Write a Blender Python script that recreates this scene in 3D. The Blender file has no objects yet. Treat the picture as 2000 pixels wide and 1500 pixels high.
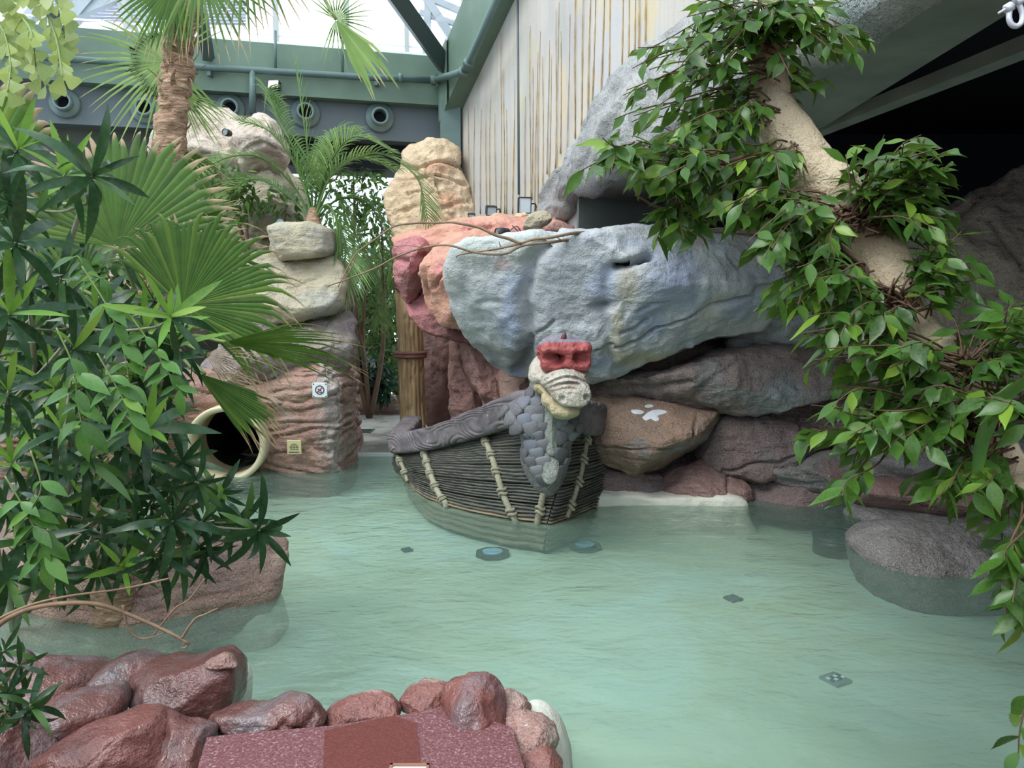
import bpy, math, random
import numpy as np
from mathutils import Vector, Matrix
from mathutils.bvhtree import BVHTree

SC = bpy.context.scene
COL = SC.collection
PI = math.pi

# ------------------------------------------------------------------ camera
FPX = 1500.0
PITCH = math.atan(150 / 1500)
EYE = Vector((0, 0, 2.0))
cam = bpy.data.cameras.new('camera')
cam.sensor_width = 36.0
cam.lens = 36.0 * FPX / 2000.0
cam.clip_start = 0.05
cam.clip_end = 300
camo = bpy.data.objects.new('camera', cam)
camo.location = EYE
camo.rotation_euler = (PI / 2 - PITCH, 0, 0)
COL.objects.link(camo)
SC.camera = camo

# ------------------------------------------------------------------ view and sky
SC.view_settings.view_transform = 'Standard'
SC.view_settings.look = 'None'
SC.view_settings.gamma = 1.0
SC.view_settings.exposure = 1.18
SC.view_settings.use_curve_mapping = False
SC.cycles.max_bounces = 4
SC.cycles.diffuse_bounces = 2
SC.cycles.glossy_bounces = 2
SC.cycles.transmission_bounces = 2
SC.cycles.transparent_max_bounces = 8
SC.cycles.caustics_reflective = False
SC.cycles.caustics_refractive = False
SC.cycles.adaptive_threshold = 0.08

world = bpy.data.worlds.new('sky')
SC.world = world
world.use_nodes = True
wn = world.node_tree
wn.nodes.clear()
w_out = wn.nodes.new('ShaderNodeOutputWorld')
w_bg = wn.nodes.new('ShaderNodeBackground')
w_tc = wn.nodes.new('ShaderNodeTexCoord')
w_no = wn.nodes.new('ShaderNodeTexNoise')
w_no.inputs['Scale'].default_value = 2.2
w_no.inputs['Detail'].default_value = 4
w_rp = wn.nodes.new('ShaderNodeValToRGB')
w_rp.color_ramp.elements[0].position = 0.40
w_rp.color_ramp.elements[0].color = (0.66, 0.84, 1.0, 1)
w_rp.color_ramp.elements[1].position = 0.62
w_rp.color_ramp.elements[1].color = (1.0, 1.0, 1.0, 1)
wn.links.new(w_tc.outputs['Generated'], w_no.inputs['Vector'])
wn.links.new(w_no.outputs['Fac'], w_rp.inputs['Fac'])
wn.links.new(w_rp.outputs['Color'], w_bg.inputs['Color'])
w_bg.inputs['Strength'].default_value = 1.05
wn.links.new(w_bg.outputs['Background'], w_out.inputs['Surface'])

sun_d = bpy.data.lights.new('sun', 'SUN')
sun_d.energy = 1.5
sun_d.angle = math.radians(32)
sun_d.color = (1.0, 0.97, 0.92)
sun_o = bpy.data.objects.new('sun', sun_d)
sun_o.rotation_euler = (math.radians(24), math.radians(-30), 0)
COL.objects.link(sun_o)

# ------------------------------------------------------------------ pixel rays
FWD = Vector((0, math.cos(PITCH), -math.sin(PITCH)))
UPV = Vector((0, math.sin(PITCH), math.cos(PITCH)))
RGT = Vector((1, 0, 0))


def ray(px, py):
    return FWD + RGT * ((px - 1000) / FPX) + UPV * ((750 - py) / FPX)


def W(px, py, Y):
    d = ray(px, py)
    return EYE + d * (Y / d.y)


def onz(px, py, z):
    d = ray(px, py)
    return EYE + d * ((z - EYE.z) / d.z)


def onplane(px, py, p0, n):
    d = ray(px, py)
    return EYE + d * ((Vector(p0) - EYE).dot(n) / d.dot(n))


def pxs(p):
    v = Vector(p) - EYE
    f = max(v.dot(FWD), 0.05)
    return 1000 + FPX * v.dot(RGT) / f, 750 - FPX * v.dot(UPV) / f, f


def C(r, g, b, a=1.0):
    def f(v):
        v /= 255.0
        return v / 12.92 if v <= 0.04045 else ((v + 0.055) / 1.055) ** 2.4
    return (f(r), f(g), f(b), a)


# ------------------------------------------------------------------ objects
WL = {}


def wl(o):
    return WL.get(o.name, Vector((0, 0, 0)))


def tag(o, label=None, cat=None, group=None, kind=None):
    if label:
        o['label'] = label
    if cat:
        o['category'] = cat
    if group:
        o['group'] = group
    if kind:
        o['kind'] = kind
    return o


def thing(name, label, cat, loc, group=None):
    o = bpy.data.objects.new(name, None)
    o.empty_display_size = 0.1
    COL.objects.link(o)
    o.location = loc
    WL[o.name] = Vector(loc)
    return tag(o, label, cat, group)


def sub(name, parent, loc):
    o = bpy.data.objects.new(name, None)
    COL.objects.link(o)
    o.parent = parent
    o.location = Vector(loc) - wl(parent)
    WL[o.name] = Vector(loc)
    return o


def mesh_data(name, verts, faces, mats, smooth=True, attr=None, mi=None):
    me = bpy.data.meshes.new(name)
    if isinstance(verts, np.ndarray):
        verts = verts.tolist()
    me.from_pydata([tuple(v) for v in verts], [], faces)
    if not isinstance(mats, (list, tuple)):
        mats = [mats]
    for m in mats:
        me.materials.append(m)
    if smooth:
        me.polygons.foreach_set('use_smooth', [True] * len(me.polygons))
    if mi is not None:
        me.polygons.foreach_set('material_index', mi)
    if attr is not None:
        for k, vals in attr.items():
            a = me.attributes.new(k, 'FLOAT', 'POINT')
            a.data.foreach_set('value', np.asarray(vals, dtype=np.float32))
    me.update()
    return me


def mk(name, verts, faces, mat, parent=None, smooth=True, attr=None, base=True, mi=None):
    """verts in world space; origin at the base centre, or at the parent's origin"""
    v = np.asarray([tuple(p) for p in verts] if not isinstance(verts, np.ndarray) else verts, dtype=float)
    if base:
        org = np.array([(v[:, 0].min() + v[:, 0].max()) / 2, (v[:, 1].min() + v[:, 1].max()) / 2, v[:, 2].min()])
    else:
        org = np.array(wl(parent)) if parent else np.zeros(3)
    me = mesh_data(name, v - org, faces, mat, smooth, attr, mi)
    o = bpy.data.objects.new(name, me)
    COL.objects.link(o)
    WL[o.name] = Vector(org)
    if parent is not None:
        o.parent = parent
        o.location = Vector(org) - wl(parent)
    else:
        o.location = Vector(org)
    return o


def place(name, me, M, parent=None):
    """object sharing mesh data at world matrix M"""
    o = bpy.data.objects.new(name, me)
    COL.objects.link(o)
    if parent is not None:
        o.parent = parent
        o.matrix_local = Matrix.Translation(-wl(parent)) @ M
    else:
        o.matrix_local = M
    WL[o.name] = M.translation.copy()
    return o


# ------------------------------------------------------------------ numpy noise
def _hash(ix, iy, iz, s):
    n = (ix * 73856093) ^ (iy * 19349663) ^ (iz * 83492791) ^ (s * 40503 + 977)
    n = n & 0xffffffff
    n = ((n ^ (n >> 13)) * 1274126177) & 0xffffffff
    n = ((n ^ (n >> 15)) * 668265263) & 0xffffffff
    return ((n ^ (n >> 16)) & 0xffff) / 32768.0 - 1.0


def vnoise(p, s=0):
    i = np.floor(p).astype(np.int64)
    f = p - i
    f = f * f * f * (f * (f * 6 - 15) + 10)
    r = 0
    for dx in (0, 1):
        wx = f[:, 0] if dx else 1 - f[:, 0]
        for dy in (0, 1):
            wy = f[:, 1] if dy else 1 - f[:, 1]
            for dz in (0, 1):
                wz = f[:, 2] if dz else 1 - f[:, 2]
                r = r + wx * wy * wz * _hash(i[:, 0] + dx, i[:, 1] + dy, i[:, 2] + dz, s)
    return r


def fbm(p, o=4, s=0, g=0.5):
    r = 0
    a = 1.0
    q = np.array(p, dtype=float)
    for k in range(o):
        r = r + a * vnoise(q, s + k * 17)
        q = q * 2.03 + 11.3
        a *= g
    return r


def ridge(p, o=3, s=0):
    r = 0
    a = 1.0
    q = np.array(p, dtype=float)
    for k in range(o):
        r = r + a * (1 - 2 * np.abs(vnoise(q, s + k * 13)))
        q = q * 2.1 + 5.7
        a *= 0.5
    return r


# ------------------------------------------------------------------ shape helpers
def crom(pts, n, closed=False):
    """Catmull-Rom resampling to n points, even in arc length"""
    P = np.array([tuple(p) for p in pts], dtype=float)
    m = len(P)
    out = []
    segs = m if closed else m - 1
    for i in range(segs):
        if closed:
            a, b, c, d = P[(i - 1) % m], P[i], P[(i + 1) % m], P[(i + 2) % m]
        else:
            b, c = P[i], P[i + 1]
            a = P[i - 1] if i > 0 else 2 * b - c
            d = P[i + 2] if i + 2 < m else 2 * c - b
        for t in np.linspace(0, 1, 14, endpoint=False):
            out.append(0.5 * ((2 * b) + (c - a) * t + (2 * a - 5 * b + 4 * c - d) * t * t + (3 * b - a - 3 * c + d) * t ** 3))
    out.append(P[0] if closed else P[-1])
    Q = np.array(out)
    s = np.concatenate([[0], np.cumsum(np.linalg.norm(np.diff(Q, axis=0), axis=1))])
    t = np.linspace(0, s[-1], n, endpoint=not closed)
    return np.stack([np.interp(t, s, Q[:, k]) for k in range(Q.shape[1])], axis=1)


def normals(v, f4):
    """vertex normals of a quad or triangle mesh"""
    n = np.zeros_like(v)
    for f in (np.array([q for q in f4 if len(q) == 4]), np.array([q for q in f4 if len(q) == 3])):
        if len(f) == 0:
            continue
        if f.shape[1] == 4:
            fn = np.cross(v[f[:, 2]] - v[f[:, 0]], v[f[:, 3]] - v[f[:, 1]])
        else:
            fn = np.cross(v[f[:, 1]] - v[f[:, 0]], v[f[:, 2]] - v[f[:, 0]])
        for k in range(f.shape[1]):
            np.add.at(n, f[:, k], fn)
    l = np.linalg.norm(n, axis=1, keepdims=True)
    return n / np.maximum(l, 1e-9)


def grid_faces(nu, nv, closeu=False, flip=False, base=0):
    fs = []
    for j in range(nv - 1):
        for i in range(nu if closeu else nu - 1):
            a = base + j * nu + i
            b = base + j * nu + (i + 1) % nu
            c = b + nu
            d = a + nu
            fs.append((a, d, c, b) if flip else (a, b, c, d))
    return fs


def tube(pts, rad, n=8, caps=True, twist=None):
    P = np.array([tuple(p) for p in pts], dtype=float)
    m = len(P)
    R = np.full(m, rad) if np.isscalar(rad) else np.asarray(rad, dtype=float)
    T = np.gradient(P, axis=0)
    T /= np.maximum(np.linalg.norm(T, axis=1, keepdims=True), 1e-9)
    ref = np.array([0, 0, 1.0]) if abs(T[0][2]) < 0.8 else np.array([1.0, 0, 0])
    N = np.cross(T[0], ref)
    N /= np.linalg.norm(N)
    vs = []
    for i in range(m):
        N = N - T[i] * N.dot(T[i])
        N /= max(np.linalg.norm(N), 1e-9)
        B = np.cross(T[i], N)
        for k in range(n):
            a = 2 * PI * k / n
            r = R[i]
            if twist:
                r = R[i] * (1 + 0.16 * math.cos(3 * (a + twist * i)))
            vs.append(P[i] + r * (math.cos(a) * N + math.sin(a) * B))
    fs = grid_faces(n, m, True)
    if caps:
        fs.append(tuple(range(n - 1, -1, -1)))
        fs.append(tuple((m - 1) * n + k for k in range(n)))
    return np.array(vs), fs


class MB:
    """collects several pieces of ONE part into one mesh"""
    def __init__(self):
        self.v = []
        self.f = []
        self.a = []
        self.k = 0

    def add(self, v, f, a=None):
        v = np.asarray([tuple(p) for p in v] if not isinstance(v, np.ndarray) else v, dtype=float)
        self.f += [tuple(i + self.k for i in q) for q in f]
        self.v.append(v)
        self.a.append(np.zeros(len(v)) if a is None else np.asarray(a, dtype=float))
        self.k += len(v)
        return self

    def tube(self, pts, rad, n=8, **kw):
        return self.add(*tube(pts, rad, n, **kw))

    def box(self, c, h, M=None):
        c = Vector(c)
        vs = []
        for x in (-1, 1):
            for y in (-1, 1):
                for z in (-1, 1):
                    p = Vector((x * h[0], y * h[1], z * h[2]))
                    if M is not None:
                        p = M @ p
                    vs.append(c + p)
        return self.add(vs, [(0, 1, 3, 2), (4, 6, 7, 5), (0, 4, 5, 1), (2, 3, 7, 6), (0, 2, 6, 4), (1, 5, 7, 3)])

    def bar(self, a, b, w, h, up=(0, 0, 1)):
        a, b = Vector(a), Vector(b)
        d = (b - a)
        L = d.length
        d.normalize()
        s = d.cross(Vector(up)).normalized()
        u = s.cross(d).normalized()
        M = Matrix((s, d, u)).transposed()
        return self.box((a + b) / 2, (w / 2, L / 2, h / 2), M)

    def build(self, name, mat, parent=None, smooth=True, attr=None):
        v = np.concatenate(self.v)
        at = {attr: np.concatenate(self.a)} if attr else None
        return mk(name, v, self.f, mat, parent, smooth, at)


def beveled_box(c, h, b, M=None):
    """box with chamfered edges, 24 verts"""
    vs, idx = [], {}
    for x in (-1, 1):
        for y in (-1, 1):
            for z in (-1, 1):
                s = (x, y, z)
                for k in range(3):
                    p = [s[i] * (h[i] if i == k else h[i] - b) for i in range(3)]
                    p = Vector(p)
                    if M is not None:
                        p = M @ p
                    idx[(x, y, z, k)] = len(vs)
                    vs.append(Vector(c) + p)
    fs = []
    for k in range(3):
        i, j = [(1, 2), (2, 0), (0, 1)][k]
        for s in (-1, 1):
            q = []
            for (u, v) in ((-1, -1), (1, -1), (1, 1), (-1, 1)):
                t = [0, 0, 0]
                t[k], t[i], t[j] = s, u, v
                q.append(idx[(t[0], t[1], t[2], k)])
            fs.append(tuple(q if s > 0 else q[::-1]))
    for k in range(3):
        i, j = [(1, 2), (2, 0), (0, 1)][k]
        for su in (-1, 1):
            for sv in (-1, 1):
                def key(w, axis):
                    t = [0, 0, 0]
                    t[k], t[i], t[j] = w, su, sv
                    return idx[(t[0], t[1], t[2], axis)]
                q = (key(-1, i), key(1, i), key(1, j), key(-1, j))
                fs.append(q if su * sv < 0 else q[::-1])
    for x in (-1, 1):
        for y in (-1, 1):
            for z in (-1, 1):
                q = tuple(idx[(x, y, z, k)] for k in range(3))
                fs.append(q if x * y * z > 0 else q[::-1])
    return vs, fs


def seg_dist(P, poly):
    """distance of 2D points to a polyline"""
    best = np.full(len(P), 1e9)
    for (a, b) in zip(poly[:-1], poly[1:]):
        a, b = np.array(a), np.array(b)
        d = b - a
        t = np.clip(((P - a) @ d) / max(d @ d, 1e-12), 0, 1)
        best = np.minimum(best, np.linalg.norm(P - (a + t[:, None] * d), axis=1))
    return best


# ------------------------------------------------------------------ materials
class G:
    def __init__(self, name):
        self.m = bpy.data.materials.new(name)
        self.m.use_nodes = True
        self.nt = self.m.node_tree
        self.nt.nodes.clear()
        self.out = self.nt.nodes.new('ShaderNodeOutputMaterial')
        self.tc = self.nt.nodes.new('ShaderNodeTexCoord')

    def lk(self, val, sock):
        if isinstance(val, bpy.types.NodeSocket):
            self.nt.links.new(val, sock)
        elif val is not None:
            sock.default_value = val

    def n(self, typ, props=None, **ins):
        nd = self.nt.nodes.new(typ)
        for k, v in (props or {}).items():
            setattr(nd, k, v)
        for k, v in ins.items():
            self.lk(v, nd.inputs[k.replace('_', ' ')])
        return nd

    def co(self, scale=(1, 1, 1), rot=(0, 0, 0), loc=(0, 0, 0)):
        mp = self.nt.nodes.new('ShaderNodeMapping')
        self.nt.links.new(self.tc.outputs['Object'], mp.inputs['Vector'])
        mp.inputs['Scale'].default_value = scale
        mp.inputs['Rotation'].default_value = rot
        mp.inputs['Location'].default_value = loc
        return mp.outputs['Vector']

    def noise(self, scale, detail=3, rough=0.55, vec=None, dist=0.0):
        nd = self.n('ShaderNodeTexNoise', None, Scale=scale, Detail=detail, Roughness=rough, Distortion=dist)
        self.lk(vec if vec is not None else self.tc.outputs['Object'], nd.inputs['Vector'])
        return nd.outputs['Fac']

    def ramp(self, fac, stops, interp='LINEAR'):
        nd = self.nt.nodes.new('ShaderNodeValToRGB')
        nd.color_ramp.interpolation = interp
        el = nd.color_ramp.elements
        while len(el) < len(stops):
            el.new(0.5)
        for e, (p, c) in zip(el, stops):
            e.position = p
            e.color = c if len(c) == 4 else (*c, 1)
        self.lk(fac, nd.inputs['Fac'])
        return nd.outputs['Color']

    def rng(self, fac, a, b, lo=0.0, hi=1.0):
        nd = self.n('ShaderNodeMapRange', None, Value=fac)
        nd.inputs[1].default_value = a
        nd.inputs[2].default_value = b
        nd.inputs[3].default_value = lo
        nd.inputs[4].default_value = hi
        return nd.outputs[0]

    def mix(self, fac, a, b, blend='MIX'):
        nd = self.nt.nodes.new('ShaderNodeMix')
        nd.data_type = 'RGBA'
        nd.blend_type = blend
        self.lk(fac, nd.inputs[0])
        self.lk(a, nd.inputs[6])
        self.lk(b, nd.inputs[7])
        return nd.outputs[2]

    def math(self, op, a, b=None):
        nd = self.nt.nodes.new('ShaderNodeMath')
        nd.operation = op
        self.lk(a, nd.inputs[0])
        if b is not None:
            self.lk(b, nd.inputs[1])
        return nd.outputs[0]

    def bump(self, h, strength=0.5, dist=0.02, normal=None):
        nd = self.n('ShaderNodeBump', None, Height=h, Strength=strength, Distance=dist)
        if normal is not None:
            self.lk(normal, nd.inputs['Normal'])
        return nd.outputs['Normal']

    def attr(self, name):
        nd = self.nt.nodes.new('ShaderNodeAttribute')
        nd.attribute_name = name
        return nd.outputs['Fac']

    def bsdf(self, col, rough=0.6, normal=None, metal=0.0, spec=0.5, coat=0.0):
        p = self.n('ShaderNodeBsdfPrincipled', None, Roughness=rough, Metallic=metal)
        self.lk(col, p.inputs['Base Color'])
        self.lk(spec, p.inputs['Specular IOR Level'])
        self.lk(coat, p.inputs['Coat Weight'])
        if normal is not None:
            self.lk(normal, p.inputs['Normal'])
        return p.outputs[0]

    def done(self, sh):
        self.nt.links.new(sh, self.out.inputs['Surface'])
        return self.m


def plain(name, col, rough=0.5, metal=0.0, bump=0.0, bscale=60, var=0.0, vscale=4):
    g = G(name)
    c = col
    if var:
        n = g.noise(vscale, 3)
        dark = tuple(x * (1 - var) for x in col[:3]) + (1,)
        lite = tuple(min(1, x * (1 + var)) for x in col[:3]) + (1,)
        c = g.ramp(n, [(0.35, dark), (0.65, lite)])
    nr = g.bump(g.noise(bscale, 4), bump, 0.01) if bump else None
    return g.done(g.bsdf(c, rough, nr, metal))


def rockmat(name, cols, patches=(), strata=0.4, bump=0.6, rough=0.75, scale=1.6, speck=None, tilt=0.0, spec=0.4, fine=90, grain=0.2, paints=()):
    """painted cement rock: blended base colours, loose patches of other paint, fine grain, strata lines"""
    g = G(name)
    n0 = g.noise(scale, 3, 0.6, dist=0.6)
    k = len(cols)
    stops = [(0.30 + 0.40 * i / max(1, k - 1), c) for i, c in enumerate(cols)]
    c = g.ramp(n0, stops)
    for i, (pc, ps, lo, hi) in enumerate(patches):
        v = g.co(loc=(3.1 * i + 1, 7.7 * i, 2.3 * i), scale=(1, 1, 1.3))
        c = g.mix(g.rng(g.noise(ps, 3, 0.6, v, 0.4), lo, hi), c, pc)
    for an, pc in paints:
        c = g.mix(g.rng(g.math('ADD', g.attr(an), g.rng(g.noise(7, 3), 0.3, 0.7, -0.25, 0.25)), 0.3, 0.8, 0, 0.6), c, pc)
    sv = g.co(scale=(1.1, 1.1, 7), rot=(0, tilt, 0))
    st = g.noise(2.0, 2, 0.6, sv)
    c = g.mix(g.rng(st, 0.5, 0.30, 0, 0.28 * strata), c, (0.03, 0.025, 0.025, 1), 'MULTIPLY')
    fn = g.noise(fine, 2, 0.7)
    c = g.mix(g.rng(fn, 0.35, 0.7, 0.0, grain), c, (0.9, 0.88, 0.85, 1))
    if speck:
        sc_, lo, hi, colr = speck
        c = g.mix(g.rng(g.noise(sc_, 3, 0.75), lo, hi), c, colr)
    b1 = g.bump(g.noise(11, 4, 0.72), min(1, bump), 0.07)
    b2 = g.bump(st, strata, 0.04, b1)
    b3 = g.bump(fn, min(1, bump), 0.010, b2)
    return g.done(g.bsdf(c, rough, b3, spec=spec))


def leafmat(name, dark, mid, lite, gloss=0.35, trans=0.35, tip=None, tipat=0.86):
    """leaf: colour varies from leaf to leaf, light shines through"""
    g = G(name)
    oi = g.nt.nodes.new('ShaderNodeObjectInfo')
    ge = g.nt.nodes.new('ShaderNodeNewGeometry')
    r = g.math('FRACT', g.math('ADD', oi.outputs['Random'], ge.outputs['Random Per Island']))
    c = g.ramp(r, [(0.0, dark), (0.5, mid), (0.86, mid), (1.0, lite)])
    c = g.mix(g.rng(g.noise(14, 2), 0.3, 0.7, 0, 0.25), c, lite)
    if tip is not None:
        t = g.attr('tip')
        nn = g.math('ADD', t, g.rng(g.noise(7, 2), 0.2, 0.8, -0.16, 0.16))
        c = g.mix(g.rng(nn, tipat, tipat + 0.1), c, tip)
    p = g.bsdf(c, gloss, spec=0.35)
    tr = g.n('ShaderNodeBsdfTranslucent')
    g.lk(g.mix(0.35, c, tuple(min(1, x * 1.3) for x in lite[:3]) + (1,)), tr.inputs['Color'])
    ms = g.n('ShaderNodeMixShader', None, Fac=trans)
    g.nt.links.new(p, ms.inputs[1])
    g.nt.links.new(tr.outputs[0], ms.inputs[2])
    return g.done(ms.outputs[0])


# ------------------------------------------------------------------ rock builder
def rock(name, label, outline, Y, thick, mat, slope=(0, 0), e=0.7, amp=0.035, freq=1.6, strata=(0, 6), cuts=7, cutd=0.62,
         cracks=(), seed=1, back=None, cat='rock', group=None, res=(110, 56), center=None, parent=None, flat_z=None, kind=None, smooth_n=2, paint=None):
    rnd = np.random.RandomState(seed)
    P = np.array([tuple(W(x, y, Y)) for x, y in outline])[:, [0, 2]]
    nu, nv = res
    Q = crom(P, nu, closed=True)
    for _ in range(smooth_n):
        Q = 0.25 * np.roll(Q, 1, 0) + 0.5 * Q + 0.25 * np.roll(Q, -1, 0)
    c = Q.mean(0) if center is None else np.array(tuple(W(center[0], center[1], Y)))[[0, 2]]
    back = thick * 0.8 if back is None else back
    ts = np.linspace(0, PI, nv)
    V, U = [], []
    for t in ts:
        r = max(math.sin(t), 0.0) ** e
        co = math.cos(t)
        off = -(abs(co) ** e) * (1 if co > 0 else -1)
        U.append(np.concatenate([(Q - c) * r, np.full((nu, 1), off)], axis=1))
    U = np.concatenate(U)
    ext = np.abs(Q - c).max(0)
    N = np.stack([U[:, 0] / ext[0], U[:, 2], U[:, 1] / ext[1]], axis=1)
    for k in range(cuts):                                     # planar facets
        d = np.array([rnd.uniform(-1, 1) * 0.9, -rnd.uniform(0.25, 1.0), rnd.uniform(-0.8, 1.0)])
        d /= np.linalg.norm(d)
        dd = cutd + rnd.uniform(-0.08, 0.22)
        ex = np.maximum(N @ d - dd, 0)
        N = N - ex[:, None] * d * 0.85
    X = c[0] + N[:, 0] * ext[0]
    Z = c[1] + N[:, 2] * ext[1]
    off = N[:, 1]
    YY = Y + np.where(off < 0, off * thick, off * back) + slope[0] * (X - c[0]) + slope[1] * (Z - c[1])
    V = np.stack([X, YY, Z], axis=1)
    F = grid_faces(nu, nv, True)
    vol = (V[[f[0] for f in F]] * np.cross(V[[f[1] for f in F]], V[[f[2] for f in F]])).sum()
    if vol < 0:
        F = [f[::-1] for f in F]
    nr = normals(V, F)
    for a in (0, nu * (nv - 1)):                              # poles share one normal
        m = nr[a:a + nu].mean(0)
        nr[a:a + nu] = m / max(np.linalg.norm(m), 1e-6)
    so = seed * 3.17
    D = amp * fbm(V * freq + so, 5, seed) + amp * 0.5 * ridge(V * freq * 1.7 + so, 3, seed + 5)
    D += 0.28 * amp * fbm(V * freq * 7 + so, 3, seed + 9) + 0.22 * amp * ridge(V * freq * 4.5 + so, 2, seed + 15)
    if strata[0]:
        h = V[:, 2] * strata[1] + 0.9 * fbm(V * np.array([0.8, 0.8, 1.6]) + so, 3, seed + 3) + 0.12 * V[:, 0]
        fr = h - np.floor(h)
        lay = _hash(np.floor(h).astype(np.int64), np.zeros(len(h), np.int64), np.zeros(len(h), np.int64), seed)
        D += strata[0] * (0.35 * lay + 0.5 * np.sin(PI * fr) ** 0.6 - 0.45)
    for cr in cracks:
        pl, cw, cd = cr
        pts = [tuple(np.array(tuple(W(x, y, Y)))[[0, 2]]) for x, y in pl]
        pts = crom([(a, b) for a, b in pts], max(8, len(pts) * 5)) if len(pts) > 2 else np.array(pts)
        XZ = V[:, [0, 2]] + 0.03 * np.stack([vnoise(V * 5 + so, 3), vnoise(V * 5 + so, 4)], axis=1)
        dd = seg_dist(XZ, [tuple(p) for p in pts])
        D -= np.where(off < 0.15, cd * np.exp(-(dd / cw) ** 2), 0)
    at = None
    if paint:
        at = {}
        for an, spots in paint.items():
            a_ = np.zeros(len(V))
            for (x, y, rx, ry) in spots:
                q = np.array(tuple(W(x, y, Y)))
                sx_, sz_ = rx * Y / 1500, ry * Y / 1500
                a_ = np.maximum(a_, np.exp(-((V[:, 0] - q[0]) / sx_) ** 2 - ((V[:, 2] - q[2]) / sz_) ** 2))
            at[an] = a_
    V = V + nr * D[:, None]
    o = mk(name, V, F, mat, parent, attr=at)
    return tag(o, label, cat, group, kind)


def bvh(o):
    w = wl(o)
    return BVHTree.FromPolygons([v.co + w for v in o.data.vertices], [tuple(p.vertices) for p in o.data.polygons])


def hit(tree, px, py):
    d = ray(px, py).normalized()
    r = tree.ray_cast(EYE, d)
    if r[0] is None:
        return None
    n = r[1]
    if n.dot(d) > 0:
        n = -n
    return r[0], n


# ------------------------------------------------------------------ materials of the setting
M = {}
M['green_paint'] = plain('green_paint', C(98, 120, 104), 0.6, var=0.12, vscale=1.6, bump=0.15, bscale=30)
M['grey_paint'] = plain('grey_paint', C(92, 102, 106), 0.6, var=0.08, vscale=1.2, bump=0.1, bscale=30)
M['pipe_paint'] = plain('pipe_paint', C(84, 106, 102), 0.45, var=0.06, vscale=5)
M['dark_steel'] = plain('dark_steel', C(52, 66, 62), 0.45)
M['white_steel'] = plain('white_steel', C(226, 230, 232), 0.4)
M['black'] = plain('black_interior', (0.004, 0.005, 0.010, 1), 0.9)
M['concrete'] = plain('concrete', C(124, 128, 122), 0.8, var=0.16, vscale=2.2, bump=0.35, bscale=40)
M['dark_room'] = plain('dark_room_shade', (0.010, 0.013, 0.024, 1), 0.85)  # near-black puts the darkness of the unlit room into the colour
M['olive'] = plain('olive_wall', C(92, 96, 86), 0.8, var=0.1)
M['deck'] = None
M['lens'] = plain('lamp_glass', C(205, 216, 222), 0.12)
M['black_plastic'] = plain('black_plastic', C(30, 32, 34), 0.4)
M['cream'] = plain('cream_plastic', C(226, 214, 178), 0.35, var=0.05, vscale=3)

g = G('glass_pane')
tr = g.n('ShaderNodeBsdfTransparent', None, Color=(0.93, 0.97, 1.0, 1))
gl = g.n('ShaderNodeBsdfGlossy', None, Roughness=0.02)
ms = g.n('ShaderNodeMixShader', None, Fac=0.06)
g.nt.links.new(tr.outputs[0], ms.inputs[1])
g.nt.links.new(gl.outputs[0], ms.inputs[2])
M['glass'] = g.done(ms.outputs[0])

g = G('deck_concrete')
c = g.ramp(g.noise(1.3, 4, 0.6, g.co(scale=(0.7, 2.2, 1))), [(0.3, C(128, 134, 132)), (0.7, C(182, 178, 168))])
M['deck'] = g.done(g.bsdf(c, g.rng(g.noise(1.6, 3), 0.4, 0.6, 0.15, 0.5), g.bump(g.noise(50, 3), 0.2, 0.005)))

g = G('mural_plaster')                       # hazy painted wall: lavender, cream and moss streaks
v = g.co(scale=(1, 1, 0.35))
c = g.ramp(g.noise(1.1, 4, 0.55, v), [(0.30, C(170, 166, 166)), (0.5, C(188, 182, 172)), (0.68, C(178, 178, 184))])
c = g.mix(g.rng(g.noise(1.7, 5, 0.6, g.co(scale=(1.5, 1.5, 0.5), loc=(3, 2, 5)), 0.5), 0.56, 0.70, 0, 0.65), c, C(206, 182, 120))
c = g.mix(g.rng(g.noise(1.4, 4, 0.6, g.co(scale=(1.3, 1.3, 0.4), loc=(9, 1, 2))), 0.54, 0.72, 0, 0.5), c, C(150, 164, 146))
st = g.noise(10, 3, 0.6, g.co(scale=(1.6, 1.6, 0.06)))
c = g.mix(g.rng(st, 0.54, 0.66, 0, 0.16), c, C(160, 138, 104))
M['mural'] = g.done(g.bsdf(c, 0.85, g.bump(g.noise(40, 4), 0.25, 0.01)))
M['cane'] = plain('bamboo_cane', C(168, 144, 106), 0.6, var=0.3, vscale=6)

M['apron'] = rockmat('apron_plaster', [C(132, 134, 134), C(158, 158, 158), C(176, 176, 172)], [(C(138, 150, 146), 1.2, 0.56, 0.7)], 0.5, 1.2, 0.85, 1.2, tilt=0.7)

# ------------------------------------------------------------------ the setting
def struct(name, v, f, mat, smooth=False, parent=None):
    o = mk(name, v, f, mat, parent, smooth)
    if parent is None:
        o['kind'] = 'structure'
    return o


def slab(name, poly, z0, z1, mat):
    n = len(poly)
    v = [(x, y, z0) for x, y in poly] + [(x, y, z1) for x, y in poly]
    f = [tuple(range(n))[::-1], tuple(range(n, 2 * n))] + [(i, (i + 1) % n, n + (i + 1) % n, n + i) for i in range(n)]
    return struct(name, v, f, mat)


def wallbox(name, p, q, th, z0, z1, mat):
    """vertical wall from p to q (plan), thickness th to the far side"""
    p, q = Vector((p[0], p[1])), Vector((q[0], q[1]))
    d = (q - p).normalized()
    nn = Vector((-d.y, d.x)) * th
    poly = [p, q, q + nn, p + nn]
    if th < 0:
        poly = poly[::-1]
    return slab(name, [(a.x, a.y) for a in poly], z0, z1, mat)


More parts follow.
